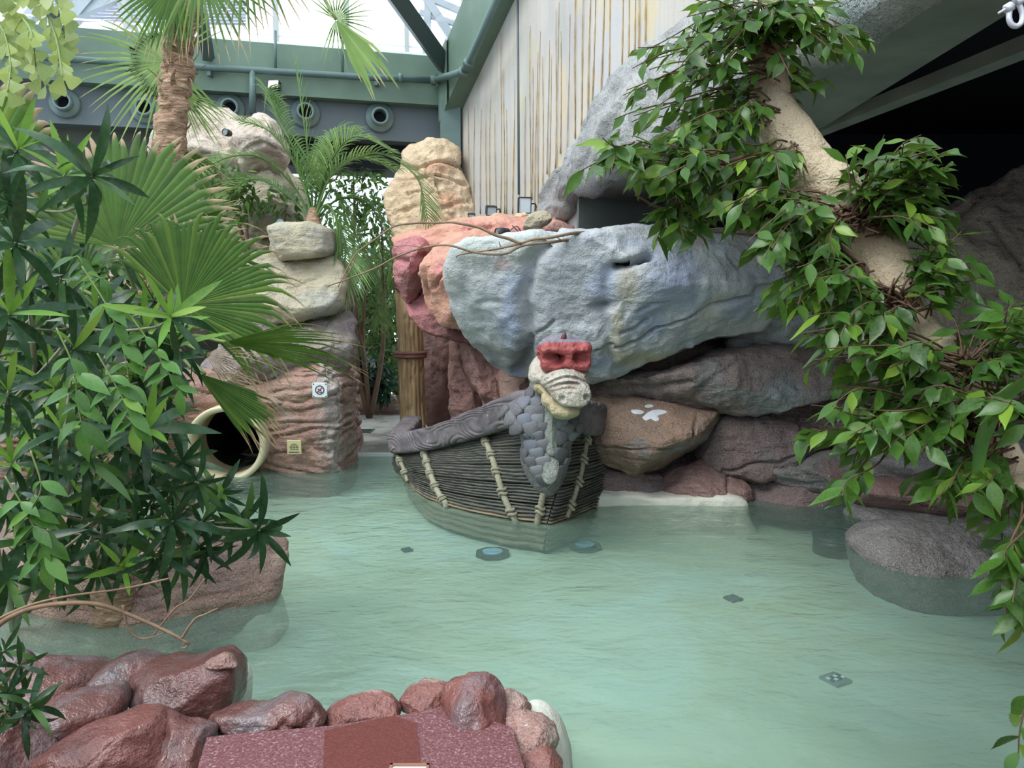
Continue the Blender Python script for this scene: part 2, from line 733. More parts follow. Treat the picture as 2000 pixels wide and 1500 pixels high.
# back wall plane
BA = W(850, 205, 13.5)
BB = onz(0, 150, BA.z)
bd = Vector((BA.x - BB.x, BA.y - BB.y, 0)).normalized()
bn = Vector((-bd.y, bd.x, 0))                # away from the camera
ZB0 = BA.z
ZB1 = onplane(800, 106, BA, bn).z
ZG0 = onplane(800, 277, BA + bn * 0.25, bn).z
LB = BA - bd * 10.5
wallbox('wall_back', LB, BA + bd * 0.15, 0.6, ZB0, ZB1, M['green_paint'])
p0, p1 = LB + bn * 0.25, BA + bd * 0.75 + bn * 0.25
wallbox('wall_back_band', p0, p1, 0.35, ZG0, ZB0, M['grey_paint'])
q0, q1 = LB + bn * 0.9, BA - bd * 3.6 + bn * 0.9
wallbox('wall_back_lower', q0, q1, 0.2, -1, ZG0 + 0.6, M['olive'])
# dark lintel box behind the grey band above the garden opening
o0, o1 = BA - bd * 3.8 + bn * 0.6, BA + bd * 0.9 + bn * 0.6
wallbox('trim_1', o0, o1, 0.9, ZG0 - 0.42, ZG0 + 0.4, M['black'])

# right mural wall plane, top edge raking up towards the camera
MA = W(905, 210, 13.2)
MQ = W(1112, 300, 9.8)
md = Vector((MQ.x - MA.x, MQ.y - MA.y, 0)).normalized()       # towards the camera
mn = Vector((md.y, -md.x, 0))
if mn.x > 0:
    mn = -mn                                                  # out of the wall, towards the pool
MBp = onplane(1005, 0, MA, mn)
RAKE = (MBp.z - MA.z) / (MBp - MA).to_2d().length
LM_ = 7.0
ME = MA + md * LM_
a, b = MA - md * 0.3, ME
zr = lambda L: MA.z + RAKE * L
k1 = MA + md * 4.1
wv = [(a.x, a.y, 2.0), (k1.x, k1.y, 2.0), (k1.x, k1.y, 3.45), (b.x, b.y, 3.45), (b.x, b.y, zr(LM_)), (a.x, a.y, MA.z)]
t = -mn * 0.4
wv += [(x + t.x, y + t.y, z) for x, y, z in wv]
WR = struct('wall_right', wv, [(5, 4, 3, 2, 1, 0), (6, 7, 8, 9, 10, 11)] + [(i, (i + 1) % 6, 6 + (i + 1) % 6, 6 + i) for i in range(6)], M['mural'])


def mural(px, py, off=0.0):
    return onplane(px, py, MA + mn * off, mn)


# painted-on bamboo canes: thin raised rods with nodes
rnd = random.Random(5)
cane_px = []
for x in (915, 925, 938, 950, 956, 968, 978, 985, 990, 1002, 1026, 1036, 1045, 1050, 1060, 1072, 1088, 1108):
    cane_px.append((x, rnd.uniform(90, 260) - (x - 915) * 0.5, 418))
for x, y0, y1 in ((1124, -60, 270), (1136, -60, 250), (1150, -60, 240), (1158, -20, 215), (1176, -60, 200), (1190, -60, 190), (1215, -60, 160),
                  (1228, -60, 150), (1240, -60, 140), (1250, -60, 130), (1262, -60, 120), (1085, 20, 330), (1096, 60, 300), (1070, 80, 340), (1040, 130, 390)):
    cane_px.append((x, y0, y1))
for (x, y0, y1) in cane_px:
    p = mural(x, (y0 + y1) / 2, 0.012)
    zt = mural(x, y0, 0.012).z
    zb = max(mural(x, y1, 0.012).z, 2.5)
    zt = min(zt, zr((p - MA).to_2d().length) - 0.05)
    if zt - zb < 0.3:
        continue
    n = max(6, int((zt - zb) / 0.12))
    lean = rnd.uniform(-0.02, 0.03)
    zs = np.linspace(zb, zt, n)
    w0 = 0.007 if x < 1110 else 0.009
    pts = [(p.x + md.x * lean * (z - zb) + 0.02 * md.x * math.sin(z * 2.3 + x), p.y + md.y * lean * (z - zb), z) for z in zs]
    rad = [w0 * (1.45 if i % 3 == 0 else 1.0) * (1 - 0.6 * i / n) for i in range(n)]
    v, f = tube(pts, rad, 5)
    mk('bamboo_cane', v, f, M['cane'], WR)
# joint strip on the mural
v, f = tube([mural(1011, -40, 0.01), mural(1013.5, 380, 0.01)], 0.02, 6)
mk('joint_strip', v, f, M['grey_paint'], WR)

# beam along the top of the mural wall and the corner bracket
bm0 = MA - md * 0.4
bm1 = ME
v = []
for pt, L in ((bm0, -0.4), (bm1, LM_)):
    for (o_, z) in ((0.30, 0), (0.30, 1.0), (-0.5, 1.0), (-0.5, 0)):
        q = pt + mn * o_
        v.append((q.x, q.y, zr(L) + z))
struct('trim_2', v, [(0, 3, 2, 1), (4, 5, 6, 7), (0, 1, 5, 4), (1, 2, 6, 5), (2, 3, 7, 6), (3, 0, 4, 7)], M['green_paint'])
# corner piece joining back beam and side beam
ca = BA + bd * 0.1
cb = bm0 + mn * 0.34 + md * 0.55
poly = [(ca.x, ca.y), (cb.x, cb.y), (cb.x - mn.x * 0.5 - md.x * 1.5, cb.y + 1.4), (ca.x, ca.y + 0.8)]
slab('trim_3', poly, ZB0 - 0.12, ZB1 + 0.12, M['green_paint'])
# steel column between back wall and mural
pc = MA + mn * 0.16 - md * 0.05
slab('trim_4', [(pc.x - 0.22, pc.y), (pc.x + 0.12, pc.y), (pc.x + 0.12, pc.y + 0.4), (pc.x - 0.22, pc.y + 0.4)], 2.0, ZB0, M['pipe_paint'])

# ---- concrete slab to the right with its rough plaster apron
ZS = 3.3
S0, S1 = onz(1112, 386, ZS), onz(1715, -8, ZS)
S2 = S1 + (S1 - S0).normalized() * 3.0
I0, I1 = onz(1612, 246, ZS), onz(2000, 8, ZS)
I2 = I1 + (I1 - I0).normalized() * 2.6
IF = Vector((I0.x - 0.1, S0.y + 0.8, ZS))
poly = [S0, IF, I0, I1, I2, S2]
sv = [(p.x, p.y, ZS) for p in poly] + [(p.x, p.y, ZS + 0.06) for p in poly]
n = len(poly)
struct('ceiling_slab', sv, [tuple(range(n)), tuple(range(n, 2 * n))[::-1]] + [(i, n + i, n + (i + 1) % n, (i + 1) % n) for i in range(n)], M['concrete'])
# apron: sloping rough plaster from mural to slab edge
top_px = [(1046, 415), (1062, 385), (1095, 320), (1130, 262), (1175, 190), (1235, 128), (1320, 70), (1400, 10), (1470, -60), (1600, -150)]
tops = crom([mural(x, y, 0.0) for x, y in top_px], 120)
edge = crom([W(1085, 428, S0.y + 0.5), W(1098, 402, S0.y + 0.2), S0] + [S0.lerp(S2, k / 6) for k in range(1, 7)], 120)
rows = []
nvv = 40
for j in range(nvv):
    t = j / (nvv - 1)
    row = tops * (1 - t) + edge * t
    bow = math.sin(PI * t) * 0.10
    row = row + np.array(tuple(mn)) * bow
    rows.append(row)
inner = edge + np.array([0.16, 0.05, 0.02])
rows.append(edge * 0.4 + inner * 0.6 + np.array([0, 0, -0.035]))
rows.append(inner)
V = np.concatenate(rows)
F = grid_faces(120, len(rows))
nr = normals(V, F)
if nr[:, 0].mean() > 0:
    F = [f[::-1] for f in F]
    nr = -nr
ang = V[:, 2] * 0.8 + V[:, 1] * 0.35
dd = 0.05 * fbm(V * 1.3, 5, 3) + 0.06 * ridge(np.stack([V[:, 0] * 2, ang * 3.5, V[:, 1] * 0.8], 1), 3, 8) + 0.02 * fbm(V * 8, 3, 6)
V = V + nr * dd[:, None]
ap = struct('wall_apron', V, F, M['apron'], True)

# dark room beyond the slab
room = [((I0.x - 2.4, 12.4), (9, 12.4)), ((9, 12.4), (9, -3))]
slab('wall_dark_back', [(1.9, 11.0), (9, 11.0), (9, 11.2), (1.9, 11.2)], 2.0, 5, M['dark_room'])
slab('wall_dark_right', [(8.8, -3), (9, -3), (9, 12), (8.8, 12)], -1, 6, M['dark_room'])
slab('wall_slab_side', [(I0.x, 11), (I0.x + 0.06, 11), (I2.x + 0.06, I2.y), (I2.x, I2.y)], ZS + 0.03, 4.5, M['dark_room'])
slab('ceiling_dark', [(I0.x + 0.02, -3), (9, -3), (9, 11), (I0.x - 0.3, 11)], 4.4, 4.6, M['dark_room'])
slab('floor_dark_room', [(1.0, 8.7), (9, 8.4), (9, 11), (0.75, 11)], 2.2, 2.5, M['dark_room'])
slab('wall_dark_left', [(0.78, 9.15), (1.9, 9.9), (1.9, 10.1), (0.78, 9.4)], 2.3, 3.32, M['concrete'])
ra, rb_ = onz(1560, 268, 3.32), onz(2080, 60, 3.32)
mb = MB().bar(ra, ra + (rb_ - ra) * 2.2, 0.12, 0.08)
o = mb.build('ceiling_rail', M['concrete'], None, False)
o['kind'] = 'structure'

# ---- left wall, wall behind the camera, outside ground; unseen walls kept low for side light
slab('wall_left', [(-10.2, -5), (-10, -5), (-10, 13), (-10.2, 13)], -1, 2.6, M['green_paint'])
slab('wall_front', [(-10, -5.2), (9, -5.2), (9, -5), (-10, -5)], -1, 3.0, M['grey_paint'])

# ---- glazing: upright glass above the back beam, pitched glass roof over the pool
wf = thing('window_1', 'tall glazing with white mullions above the green beam', None, (BA.x - bd.x * 5, BA.y - bd.y * 5 + 0.3, ZB1))
wf['kind'] = 'structure'
zt = ZB1 + 3.0
M['mullion'] = plain('mullion_paint', C(176, 180, 180), 0.5)
mid = bn * 0.3
mu_px = (92, 250, 378, 540, 678, 795, 905)
base_pts = [onplane(x, 95, BA + mid, bn) for x in mu_px]
for p in base_pts:
    mb = MB().bar((p.x, p.y, ZB1), (p.x, p.y, zt), 0.07, 0.10, (0, 1, 0))
    mb.build('mullion', M['mullion'], wf, False)
a, b = LB + mid, BA + bd * 1.2 + mid
mb = MB().bar((a.x, a.y, ZB1 + 0.05), (b.x, b.y, ZB1 + 0.05), 0.12, 0.12)
mb.build('sill', M['white_steel'], wf, False)
mb = MB().bar((a.x, a.y, ZB1 + 0.22), (b.x, b.y, ZB1 + 0.22), 0.025, 0.025)
mb.build('rail', M['white_steel'], wf, False)
ends = [LB + mid] + base_pts + [BA + bd * 1.2 + mid]
for p, q in zip(ends[:-1], ends[1:]):
    e0, e1 = p + bn * 0.02, q + bn * 0.02
    mk('pane', [(e0.x, e0.y, ZB1), (e1.x, e1.y, ZB1), (e1.x, e1.y, zt), (e0.x, e0.y, zt)], [(0, 1, 2, 3)], M['glass'], wf, False)

rf = thing('window_2', 'pitched glass roof on white rafters over the pool', None, (-4, 6, zt))
rf['kind'] = 'structure'
YB, YF, ZR0, ZR1 = 13.9, -5.0, zt, zt + 1.6


def roofz(y):
    return ZR0 + (YB - y) / (YB - YF) * (ZR1 - ZR0)


xs = [-10.2, -8.5, -6.8, -5.1, -3.4, -1.7, 0.0, 1.7]
ys = [-5, -1.2, 2.6, 6.4, 10.2, 13.9]
for x in xs:
    MB().bar((x, YF, roofz(YF)), (x, YB, roofz(YB)), 0.08, 0.14).build('rafter', M['white_steel'], rf, False)
for y in ys:
    MB().bar((xs[0], y, roofz(y) - 0.1), (xs[-1], y, roofz(y) - 0.1), 0.07, 0.12).build('purlin', M['white_steel'], rf, False)
for i in range(len(xs) - 1):
    for j in range(len(ys) - 1):
        x0, x1, y0, y1 = xs[i], xs[i + 1], ys[j], ys[j + 1]
        mk('pane', [(x0, y0, roofz(y0) + 0.08), (x1, y0, roofz(y0) + 0.08), (x1, y1, roofz(y1) + 0.08), (x0, y1, roofz(y1) + 0.08)],
           [(0, 1, 2, 3)], M['glass'], rf, False)

for k, y in enumerate(ys[:-1]):  # unseen side and rear glazing, added to bring side light onto boulder and boat
    mk('side_pane', [(-10.1, y, 2.6), (-10.1, ys[k + 1], 2.6), (-10.1, ys[k + 1], roofz(ys[k + 1])), (-10.1, y, roofz(y))], [(0, 1, 2, 3)], M['glass'], rf, False)
    MB().bar((-10.1, y, 2.6), (-10.1, y, roofz(y)), 0.1, 0.1, (0, 1, 0)).build('side_mullion', M['white_steel'], rf, False)
for k in range(6):
    x0, x1 = -10 + k * 2.0, -8 + k * 2.0
    mk('side_pane', [(x0, -5.1, 3.0), (x1, -5.1, 3.0), (x1, -5.1, roofz(-5)), (x0, -5.1, roofz(-5))], [(0, 1, 2, 3)], M['glass'], rf, False)
    MB().bar((x1, -5.1, 3.0), (x1, -5.1, roofz(-5)), 0.1, 0.1, (0, 1, 0)).build('side_mullion', M['white_steel'], rf, False)

# white steel trusses and a slatted canopy outside, seen through the glass
tq = 16.5
M['truss'] = plain('truss_paint', C(150, 158, 164), 0.5)
trs = thing('steel_truss', 'white steel roof truss with slanting members seen through the glass', 'truss', W(500, 60, tq))
for (x0, y0, x1, y1, w_) in ((-20, 130, 120, -40, 0.2), (118, 62, 225, -60, 0.26), (60, -30, 122, 60, 0.26), (215, -50, 290, 130, 0.16), (240, -30, 330, 110, 0.16),
                             (118, 40, 330, -45, 0.18), (822, -20, 905, 108, 0.16), (868, -60, 960, 72, 0.16), (820, 24, 960, 70, 0.10), (838, -40, 832, 120, 0.14), (800, -20, 990, 60, 0.12)):
    MB().bar(W(x0, y0, tq), W(x1, y1, tq), w_, w_, (0, 1, 0)).build('member', M['truss'], trs, False)
M['slat'] = plain('canopy_slat', C(112, 118, 140), 0.5)
cn = thing('slatted_canopy', 'grey slatted sun canopy outside above the glazing', 'canopy', W(200, 20, 18.5))
for k in range(11):
    y = -24 + k * 6.2
    MB().bar(W(60, y, 18.5), W(480, y + 9, 18.5), 0.03, 0.05).build('slat', M['slat'], cn, False)

# ---- floors
slab('floor', [(-12, -6), (10, -6), (10, 20), (-12, 20)], -1.3, -0.95, M['concrete'])
g = G('pool_floor_paint')
c = g.ramp(g.noise(0.8, 4, 0.6, dist=0.8), [(0.3, C(174, 188, 160)), (0.5, C(188, 200, 178)), (0.7, C(192, 212, 202))])
M['pool'] = g.done(g.bsdf(c, 0.6, g.bump(g.noise(30, 3), 0.2, 0.01)))
PZ = -0.30
slab('floor_pool', [(-9.8, 1.2), (8, 1.2), (8, 10.6), (-9.8, 10.6)], -0.95, PZ, M['pool'])
d0 = onz(720, 886, 0.03)
slab('floor_deck', [(-4.0, d0.y), (0.9, d0.y), (0.9, 17.5), (-4.0, 17.5)], -0.95, 0.03, M['deck'])
M['white_edge'] = plain('white_edge', C(214, 222, 218), 0.5)
slab('trim_5', [(-2.6, d0.y - 0.05), (0.2, d0.y - 0.05), (0.2, d0.y + 0.003), (-2.6, d0.y + 0.003)], -0.9, 0.045, M['white_edge'])
slab('floor_garden', [(-10, 10.6), (-4.0, 10.6), (-4.0, 17.5), (-10, 17.5)], -0.95, 0.6, M['olive'])

# terrace in the foreground
g = G('red_pebble_floor')
n1 = g.noise(95, 4, 0.7)
c = g.ramp(n1, [(0.3, C(92, 46, 46)), (0.55, C(128, 82, 84)), (0.72, C(196, 170, 178))])  # palest stop paints the sparkle of the wet floor into the colour
M['pebble'] = g.done(g.bsdf(c, 0.30, g.bump(n1, 0.8, 0.008)))
g = G('red_pebble_dry')
n1 = g.noise(95, 4, 0.7)
c = g.ramp(n1, [(0.3, C(84, 32, 28)), (0.6, C(112, 54, 46)), (0.85, C(136, 80, 72))])  # dry strip: darker red, without the painted sparkle of the wet floor
M['pebble2'] = g.done(g.bsdf(c, 0.5, g.bump(n1, 0.6, 0.008)))
TZ = 0.30
tpx = [(380, 1520), (404, 1440), (470, 1432), (640, 1418), (790, 1395), (870, 1380), (1000, 1420), (1030, 1520)]
tp = [onz(x, y, TZ) for x, y in tpx]
poly = [(-10, 1.7), (-2.4, 2.6)] + [(p.x, p.y) for p in tp] + [(tp[-1].x + 0.02, 2.0), (0.4, 1.4), (8, 1.3), (8, -5), (-10, -5)]
slab('floor_terrace', poly, -0.95, TZ, M['pebble'])
pp = [onz(x, y, TZ + 0.004) for x, y in ((634, 1427), (716, 1408), (770, 1398), (812, 1412), (818, 1455), (824, 1525), (630, 1525))]
v = [(p.x, p.y, TZ + 0.004) for p in pp]
v += [(x, y, TZ - 0.01) for x, y, z in v]
n = len(pp)
struct('floor_dry_strip', v, [tuple(range(n))[::-1], tuple(range(n, 2 * n))] + [(i, (i + 1) % n, n + (i + 1) % n, n + i) for i in range(n)], M['pebble2'])

# ---- water
g = G('pool_water')
n1 = g.noise(2.4, 3, 0.5, g.co(scale=(1.0, 1.6, 1)), 0.4)
n2 = g.noise(9, 3, 0.5, g.co(scale=(1.0, 1.8, 1)), 0.5)
hb = g.bump(n2, 0.30, 0.035, g.bump(n1, 0.32, 0.12))
fr = g.n('ShaderNodeFresnel', None, IOR=1.33)
g.lk(hb, fr.inputs['Normal'])
df = g.n('ShaderNodeBsdfDiffuse')
g.lk(g.ramp(g.noise(0.5, 3, 0.5), [(0.3, C(160, 200, 184)), (0.7, C(180, 214, 192))]), df.inputs['Color'])
tr = g.n('ShaderNodeBsdfTransparent', None, Color=(0.86, 0.95, 0.92, 1))
gl = g.n('ShaderNodeBsdfGlossy', None, Roughness=0.03)
g.lk(hb, gl.inputs['Normal'])
m1 = g.n('ShaderNodeMixShader', None, Fac=0.20)
g.nt.links.new(tr.outputs[0], m1.inputs[1])
g.nt.links.new(df.outputs[0], m1.inputs[2])
m2 = g.n('ShaderNodeMixShader')
g.nt.links.new(fr.outputs[0], m2.inputs[0])
g.nt.links.new(m1.outputs[0], m2.inputs[1])
g.nt.links.new(gl.outputs[0], m2.inputs[2])
M['water'] = g.done(m2.outputs[0])
nx, ny = 90, 60
X, Yg = np.meshgrid(np.linspace(-9.8, 8, nx), np.linspace(1.2, d0.y - 0.04, ny))
wv = np.stack([X.ravel(), Yg.ravel(), np.zeros(nx * ny)], 1)
wv[:, 2] = 0.004 * fbm(wv * np.array([1.2, 1.8, 1]), 2, 4)
wo = mk('pool_water', wv, grid_faces(nx, ny), M['water'])
tag(wo, 'milky turquoise water filling the whole pool', 'water', kind='stuff')


# ------------------------------------------------------------------ rock materials
RM = {}
RM['bluegrey'] = rockmat('rock_bluegrey', [C(148, 154, 160), C(174, 178, 180), C(194, 192, 188)],
                         [(C(168, 160, 118), 0.9, 0.60, 0.72), (C(140, 156, 190), 1.1, 0.54, 0.72), (C(176, 186, 176), 0.8, 0.54, 0.7), (C(164, 126, 128), 0.8, 0.66, 0.74)],
                         0.25, 0.6, 0.85, 0.9, tilt=-0.12, paints=(('ochre', C(164, 154, 118)), ('blue', C(140, 154, 184)), ('pink', C(160, 128, 128))))
RM['greygreen'] = rockmat('rock_greygreen', [C(126, 132, 132), C(150, 156, 154), C(168, 170, 168)], [(C(120, 132, 124), 1.2, 0.55, 0.7)], 0.5, 0.8, 0.8, 1.2, tilt=-0.1)
RM['mauve'] = rockmat('rock_mauve', [C(104, 88, 84), C(128, 108, 102), C(140, 124, 118)], [(C(128, 138, 138), 0.9, 0.56, 0.7), (C(118, 82, 74), 1.2, 0.58, 0.7)], 0.7, 0.9, 0.75, 1.2)
RM['brown'] = rockmat('rock_brown', [C(112, 88, 68), C(136, 104, 80), C(126, 100, 88)], [(C(124, 128, 134), 1.0, 0.60, 0.68), (C(128, 100, 52), 1.5, 0.58, 0.7)], 0.8, 0.8, 0.6, 1.3)
RM['plum'] = rockmat('rock_plum', [C(96, 74, 72), C(118, 92, 88), C(112, 96, 96)], [(C(104, 104, 108), 1.0, 0.58, 0.7)], 0.9, 0.8, 0.65, 1.3, speck=(26, 0.64, 0.74, C(170, 166, 160)))
RM['slate'] = rockmat('rock_slate', [C(104, 102, 102), C(124, 120, 118), C(112, 104, 102)], [(C(124, 92, 86), 1.2, 0.58, 0.7)], 0.9, 0.8, 0.7, 1.4, speck=(22, 0.60, 0.72, C(176, 174, 164)))
RM['redslab'] = rockmat('rock_redslab', [C(122, 84, 78), C(140, 102, 94), C(132, 104, 98)], [(C(116, 110, 112), 1.2, 0.6, 0.7)], 0.8, 0.7, 0.6, 1.3, speck=(20, 0.66, 0.76, C(190, 180, 172)))
RM['orange'] = rockmat('rock_orange', [C(176, 118, 96), C(198, 140, 114), C(206, 156, 130)], [(C(192, 110, 106), 1.0, 0.56, 0.68)], 0.35, 0.6, 0.75, 1.2)
RM['pinkred'] = rockmat('rock_pinkred', [C(150, 82, 84), C(178, 98, 102), C(188, 116, 112)], [(C(128, 74, 72), 1.3, 0.56, 0.7)], 0.3, 0.6, 0.7, 1.3)
RM['cavered'] = rockmat('rock_cavered', [C(128, 84, 76), C(152, 104, 92), C(164, 118, 104)], [(C(112, 84, 82), 1.2, 0.56, 0.7)], 0.4, 0.7, 0.7, 1.2)
RM['tan'] = rockmat('rock_tan', [C(196, 166, 128), C(214, 186, 150), C(222, 200, 168)], [(C(204, 150, 116), 0.9, 0.62, 0.72)], 0.3, 0.7, 0.8, 1.0, paints=(('orange', C(204, 140, 104)),))
RM['tanpink'] = rockmat('rock_tanpink', [C(186, 166, 150), C(206, 188, 170), C(212, 192, 172)], [(C(190, 166, 160), 1.0, 0.56, 0.7)], 0.6, 0.9, 0.8, 1.2)
RM['sand'] = rockmat('rock_sand', [C(150, 140, 116), C(178, 166, 136), C(184, 176, 150)], [(C(150, 150, 138), 1.0, 0.56, 0.7), (C(190, 166, 110), 1.3, 0.60, 0.7)], 0.7, 0.7, 0.8, 1.2)
RM['greyshade'] = rockmat('rock_greyshade', [C(118, 106, 104), C(142, 130, 126), C(150, 134, 124)], [(C(150, 114, 100), 1.0, 0.58, 0.7)], 0.7, 0.8, 0.75, 1.2)
RM['strata'] = rockmat('rock_strata', [C(138, 98, 84), C(166, 122, 104), C(182, 144, 124)], [(C(158, 138, 124), 1.0, 0.58, 0.7)], 0.8, 0.9, 0.7, 1.4, paints=(('crust', C(192, 186, 180)),))
RM['crust'] = rockmat('rock_crust', [C(150, 136, 128), C(178, 168, 162), C(200, 196, 194)], [(C(150, 110, 100), 1.4, 0.58, 0.68)], 0.5, 1.0, 0.7, 2.0)
RM['wetred'] = rockmat('rock_wetred', [C(84, 48, 43), C(108, 64, 58), C(118, 78, 72)], [(C(112, 98, 100), 1.6, 0.60, 0.72)], 0.3, 0.35, 0.28, 2.2, spec=0.6, grain=0.05)
RM['wetredlight'] = rockmat('rock_wetred_light', [C(104, 58, 51), C(126, 74, 67), C(134, 88, 81)], [(C(112, 92, 96), 1.6, 0.62, 0.72)], 0.3, 0.35, 0.26, 2.2, spec=0.6, grain=0.05)
RM['rimred'] = rockmat('rock_rimred', [C(104, 58, 52), C(128, 76, 68), C(136, 90, 80)], [(C(170, 150, 136), 2.2, 0.66, 0.72)], 0.3, 0.45, 0.42, 3.0, grain=0.08)
RM['palecap'] = rockmat('rock_palecap', [C(126, 84, 74), C(148, 106, 94), C(156, 120, 108)], [(C(170, 150, 138), 3, 0.60, 0.78)], 0.3, 0.5, 0.6, 3.0, speck=(34, 0.60, 0.72, C(206, 198, 188)))
RM['boulder'] = rockmat('rock_boulder', [C(92, 84, 80), C(122, 114, 110), C(138, 132, 128)], [(C(78, 70, 66), 2.0, 0.54, 0.66)], 0.3, 1.6, 0.7, 2.0, speck=(40, 0.58, 0.75, C(176, 170, 168)))
RM['ledge'] = rockmat('rock_ledge', [C(112, 80, 66), C(142, 106, 88), C(160, 128, 108)], [(C(178, 160, 134), 1.6, 0.62, 0.72)], 1.0, 0.8, 0.5, 1.6)
RM['palebase'] = rockmat('pool_edge_plaster', [C(206, 206, 190), C(222, 220, 206)], [(C(196, 176, 150), 1.2, 0.6, 0.75)], 0.2, 0.3, 0.6, 1.2)
RM['upright'] = rockmat('rock_upper_right', [C(120, 106, 92), C(144, 130, 112), C(156, 148, 132)], [(C(138, 140, 140), 0.8, 0.56, 0.7)], 0.6, 0.9, 0.8, 1.3)

# ------------------------------------------------------------------ right-hand rock mass
backing = [(0.6, 8.9), (1.4, 8.75), (3.0, 8.7), (6.5, 8.0), (6.5, 9.0), (3.0, 9.5), (0.6, 9.8)]
slab('wall_rock_core', backing, -0.95, 2.45, RM['plum'])

R1 = rock('boulder', 'huge overhanging blue-grey boulder behind the dragon head', [
    (893, 492), (925, 476), (985, 470), (1060, 462), (1150, 456), (1230, 449), (1330, 455), (1430, 462), (1490, 480), (1505, 560), (1494, 632),
    (1445, 650), (1380, 664), (1320, 680), (1272, 697), (1200, 728), (1140, 748), (1080, 752), (1030, 748), (985, 738), (950, 716), (915, 668), (890, 604), (877, 545)],
    8.0, 0.75, RM['bluegrey'], slope=(-0.05, -0.22), e=0.62, amp=0.045, freq=1.1, cuts=6, cutd=0.78, seed=3, back=0.7, res=(300, 150),
    center=(1190, 590), paint={'ochre': [(1205, 565, 22, 40), (1190, 640, 14, 45), (1215, 690, 40, 22)], 'blue': [(1290, 560, 60, 60), (1160, 560, 30, 40), (1000, 620, 20, 60), (1420, 600, 40, 30), (1250, 620, 40, 40)], 'pink': [(1280, 478, 34, 14), (1340, 485, 24, 12), (985, 520, 20, 14)]}, cracks=[
        ([(1075, 470), (1035, 520), (1028, 580), (1030, 640), (1022, 720)], 0.07, 0.13),
        ([(1180, 531), (1200, 522), (1240, 511)], 0.024, 0.26),
        ([(1240, 511), (1180, 533), (1165, 560), (1170, 590)], 0.05, 0.06),
        ([(1160, 600), (1175, 640), (1180, 690), (1195, 715)], 0.05, 0.07),
        ([(1155, 598), (1185, 600)], 0.035, 0.08),
        ([(1190, 668), (1260, 640), (1330, 612), (1400, 580), (1480, 555)], 0.012, 0.09),
        ([(1195, 642), (1250, 630)], 0.012, 0.04),
        ([(1150, 682), (1185, 664)], 0.014, 0.04),
        ([(1036, 660), (1080, 622)], 0.014, 0.04),
        ([(1230, 612), (1255, 596), (1270, 592)], 0.016, 0.03),
        ([(1440, 560), (1475, 570), (1488, 610)], 0.03, 0.05),
        ([(940, 592), (975, 586)], 0.02, 0.03),
        ([(1390, 510), (1405, 530)], 0.02, 0.03)])
rock('boulder', 'grey boulder set back behind the ficus, right of the huge blue-grey one', [
    (1470, 490), (1540, 500), (1640, 545), (1720, 590), (1776, 618), (1782, 660), (1770, 694), (1650, 692), (1540, 690), (1440, 700), (1430, 600)],
    8.3, 0.45, RM['greygreen'], slope=(-0.05, -0.2), amp=0.05, seed=5, res=(160, 70), cracks=[([(1500, 640), (1560, 610), (1640, 600)], 0.02, 0.05), ([(1690, 600), (1700, 680)], 0.03, 0.06)])
rock('boulder', 'brown-grey wedge of rock jutting out under the huge blue-grey boulder', [
    (1120, 740), (1230, 735), (1370, 705), (1450, 684), (1590, 680), (1648, 694), (1640, 735), (1592, 772), (1510, 800), (1450, 808), (1380, 804), (1320, 795), (1230, 792), (1120, 782)],
    8.1, 0.62, RM['mauve'], slope=(-0.05, -0.3), e=0.6, amp=0.04, seed=8, res=(200, 90), cracks=[([(1130, 760), (1250, 757), (1330, 735)], 0.03, 0.05), ([(1340, 770), (1360, 740), (1420, 700)], 0.03, 0.03)])
rock('boulder', 'dark brown rock in shade behind the ficus leaves', [
    (1580, 690), (1700, 688), (1790, 700), (1800, 745), (1720, 772), (1600, 772)], 8.3, 0.5, RM['plum'], amp=0.05, seed=9)
R3 = rock('boulder', 'brown boulder with a white paint splash beside the boat', [
    (1120, 782), (1180, 774), (1232, 776), (1290, 784), (1340, 794), (1408, 806), (1398, 840), (1384, 866), (1354, 902), (1300, 932), (1242, 925), (1172, 902), (1130, 880), (1115, 830)],
    7.95, 0.5, RM['brown'], slope=(-0.02, 0.12), e=0.6, amp=0.022, seed=12, res=(200, 90), strata=(0.02, 5),
    cracks=[([(1352, 812), (1336, 850), (1308, 882), (1264, 924)], 0.013, 0.05), ([(1150, 866), (1250, 862), (1360, 856)], 0.010, 0.03)])
rock('boulder', 'dark plum rock in the hollow right of the paint-splashed boulder', [
    (1385, 850), (1412, 812), (1480, 790), (1580, 782), (1620, 806), (1606, 878), (1556, 906), (1462, 934), (1412, 918), (1370, 896)],
    8.15, 0.45, RM['plum'], amp=0.035, seed=14, res=(160, 80), strata=(0.02, 5), cracks=[([(1400, 908), (1480, 890), (1560, 872)], 0.015, 0.05), ([(1550, 810), (1545, 860)], 0.02, 0.04)])
rock('boulder', 'dark rock at the back of the hollow under the ficus', [
    (1570, 770), (1680, 760), (1760, 790), (1760, 880), (1680, 905), (1590, 890)], 8.15, 0.4, RM['plum'], amp=0.05, seed=15)
rock('boulder', 'low purple-brown rock at the waterline right of the boat', [
    (1130, 890), (1200, 908), (1262, 924), (1300, 936), (1304, 1000), (1240, 1012), (1130, 1010)], 8.0, 0.32, RM['plum'], amp=0.02, seed=17, strata=(0.02, 7))
rock('boulder', 'square-ended rust rock at the waterline under the paint-splashed boulder', [
    (1296, 934), (1350, 908), (1392, 902), (1440, 926), (1462, 946), (1464, 1012), (1400, 1020), (1298, 1015)], 7.95, 0.38, RM['redslab'], amp=0.02, seed=18,
    strata=(0.02, 7), e=0.5, cracks=[([(1422, 925), (1412, 960), (1412, 1000)], 0.012, 0.05)])
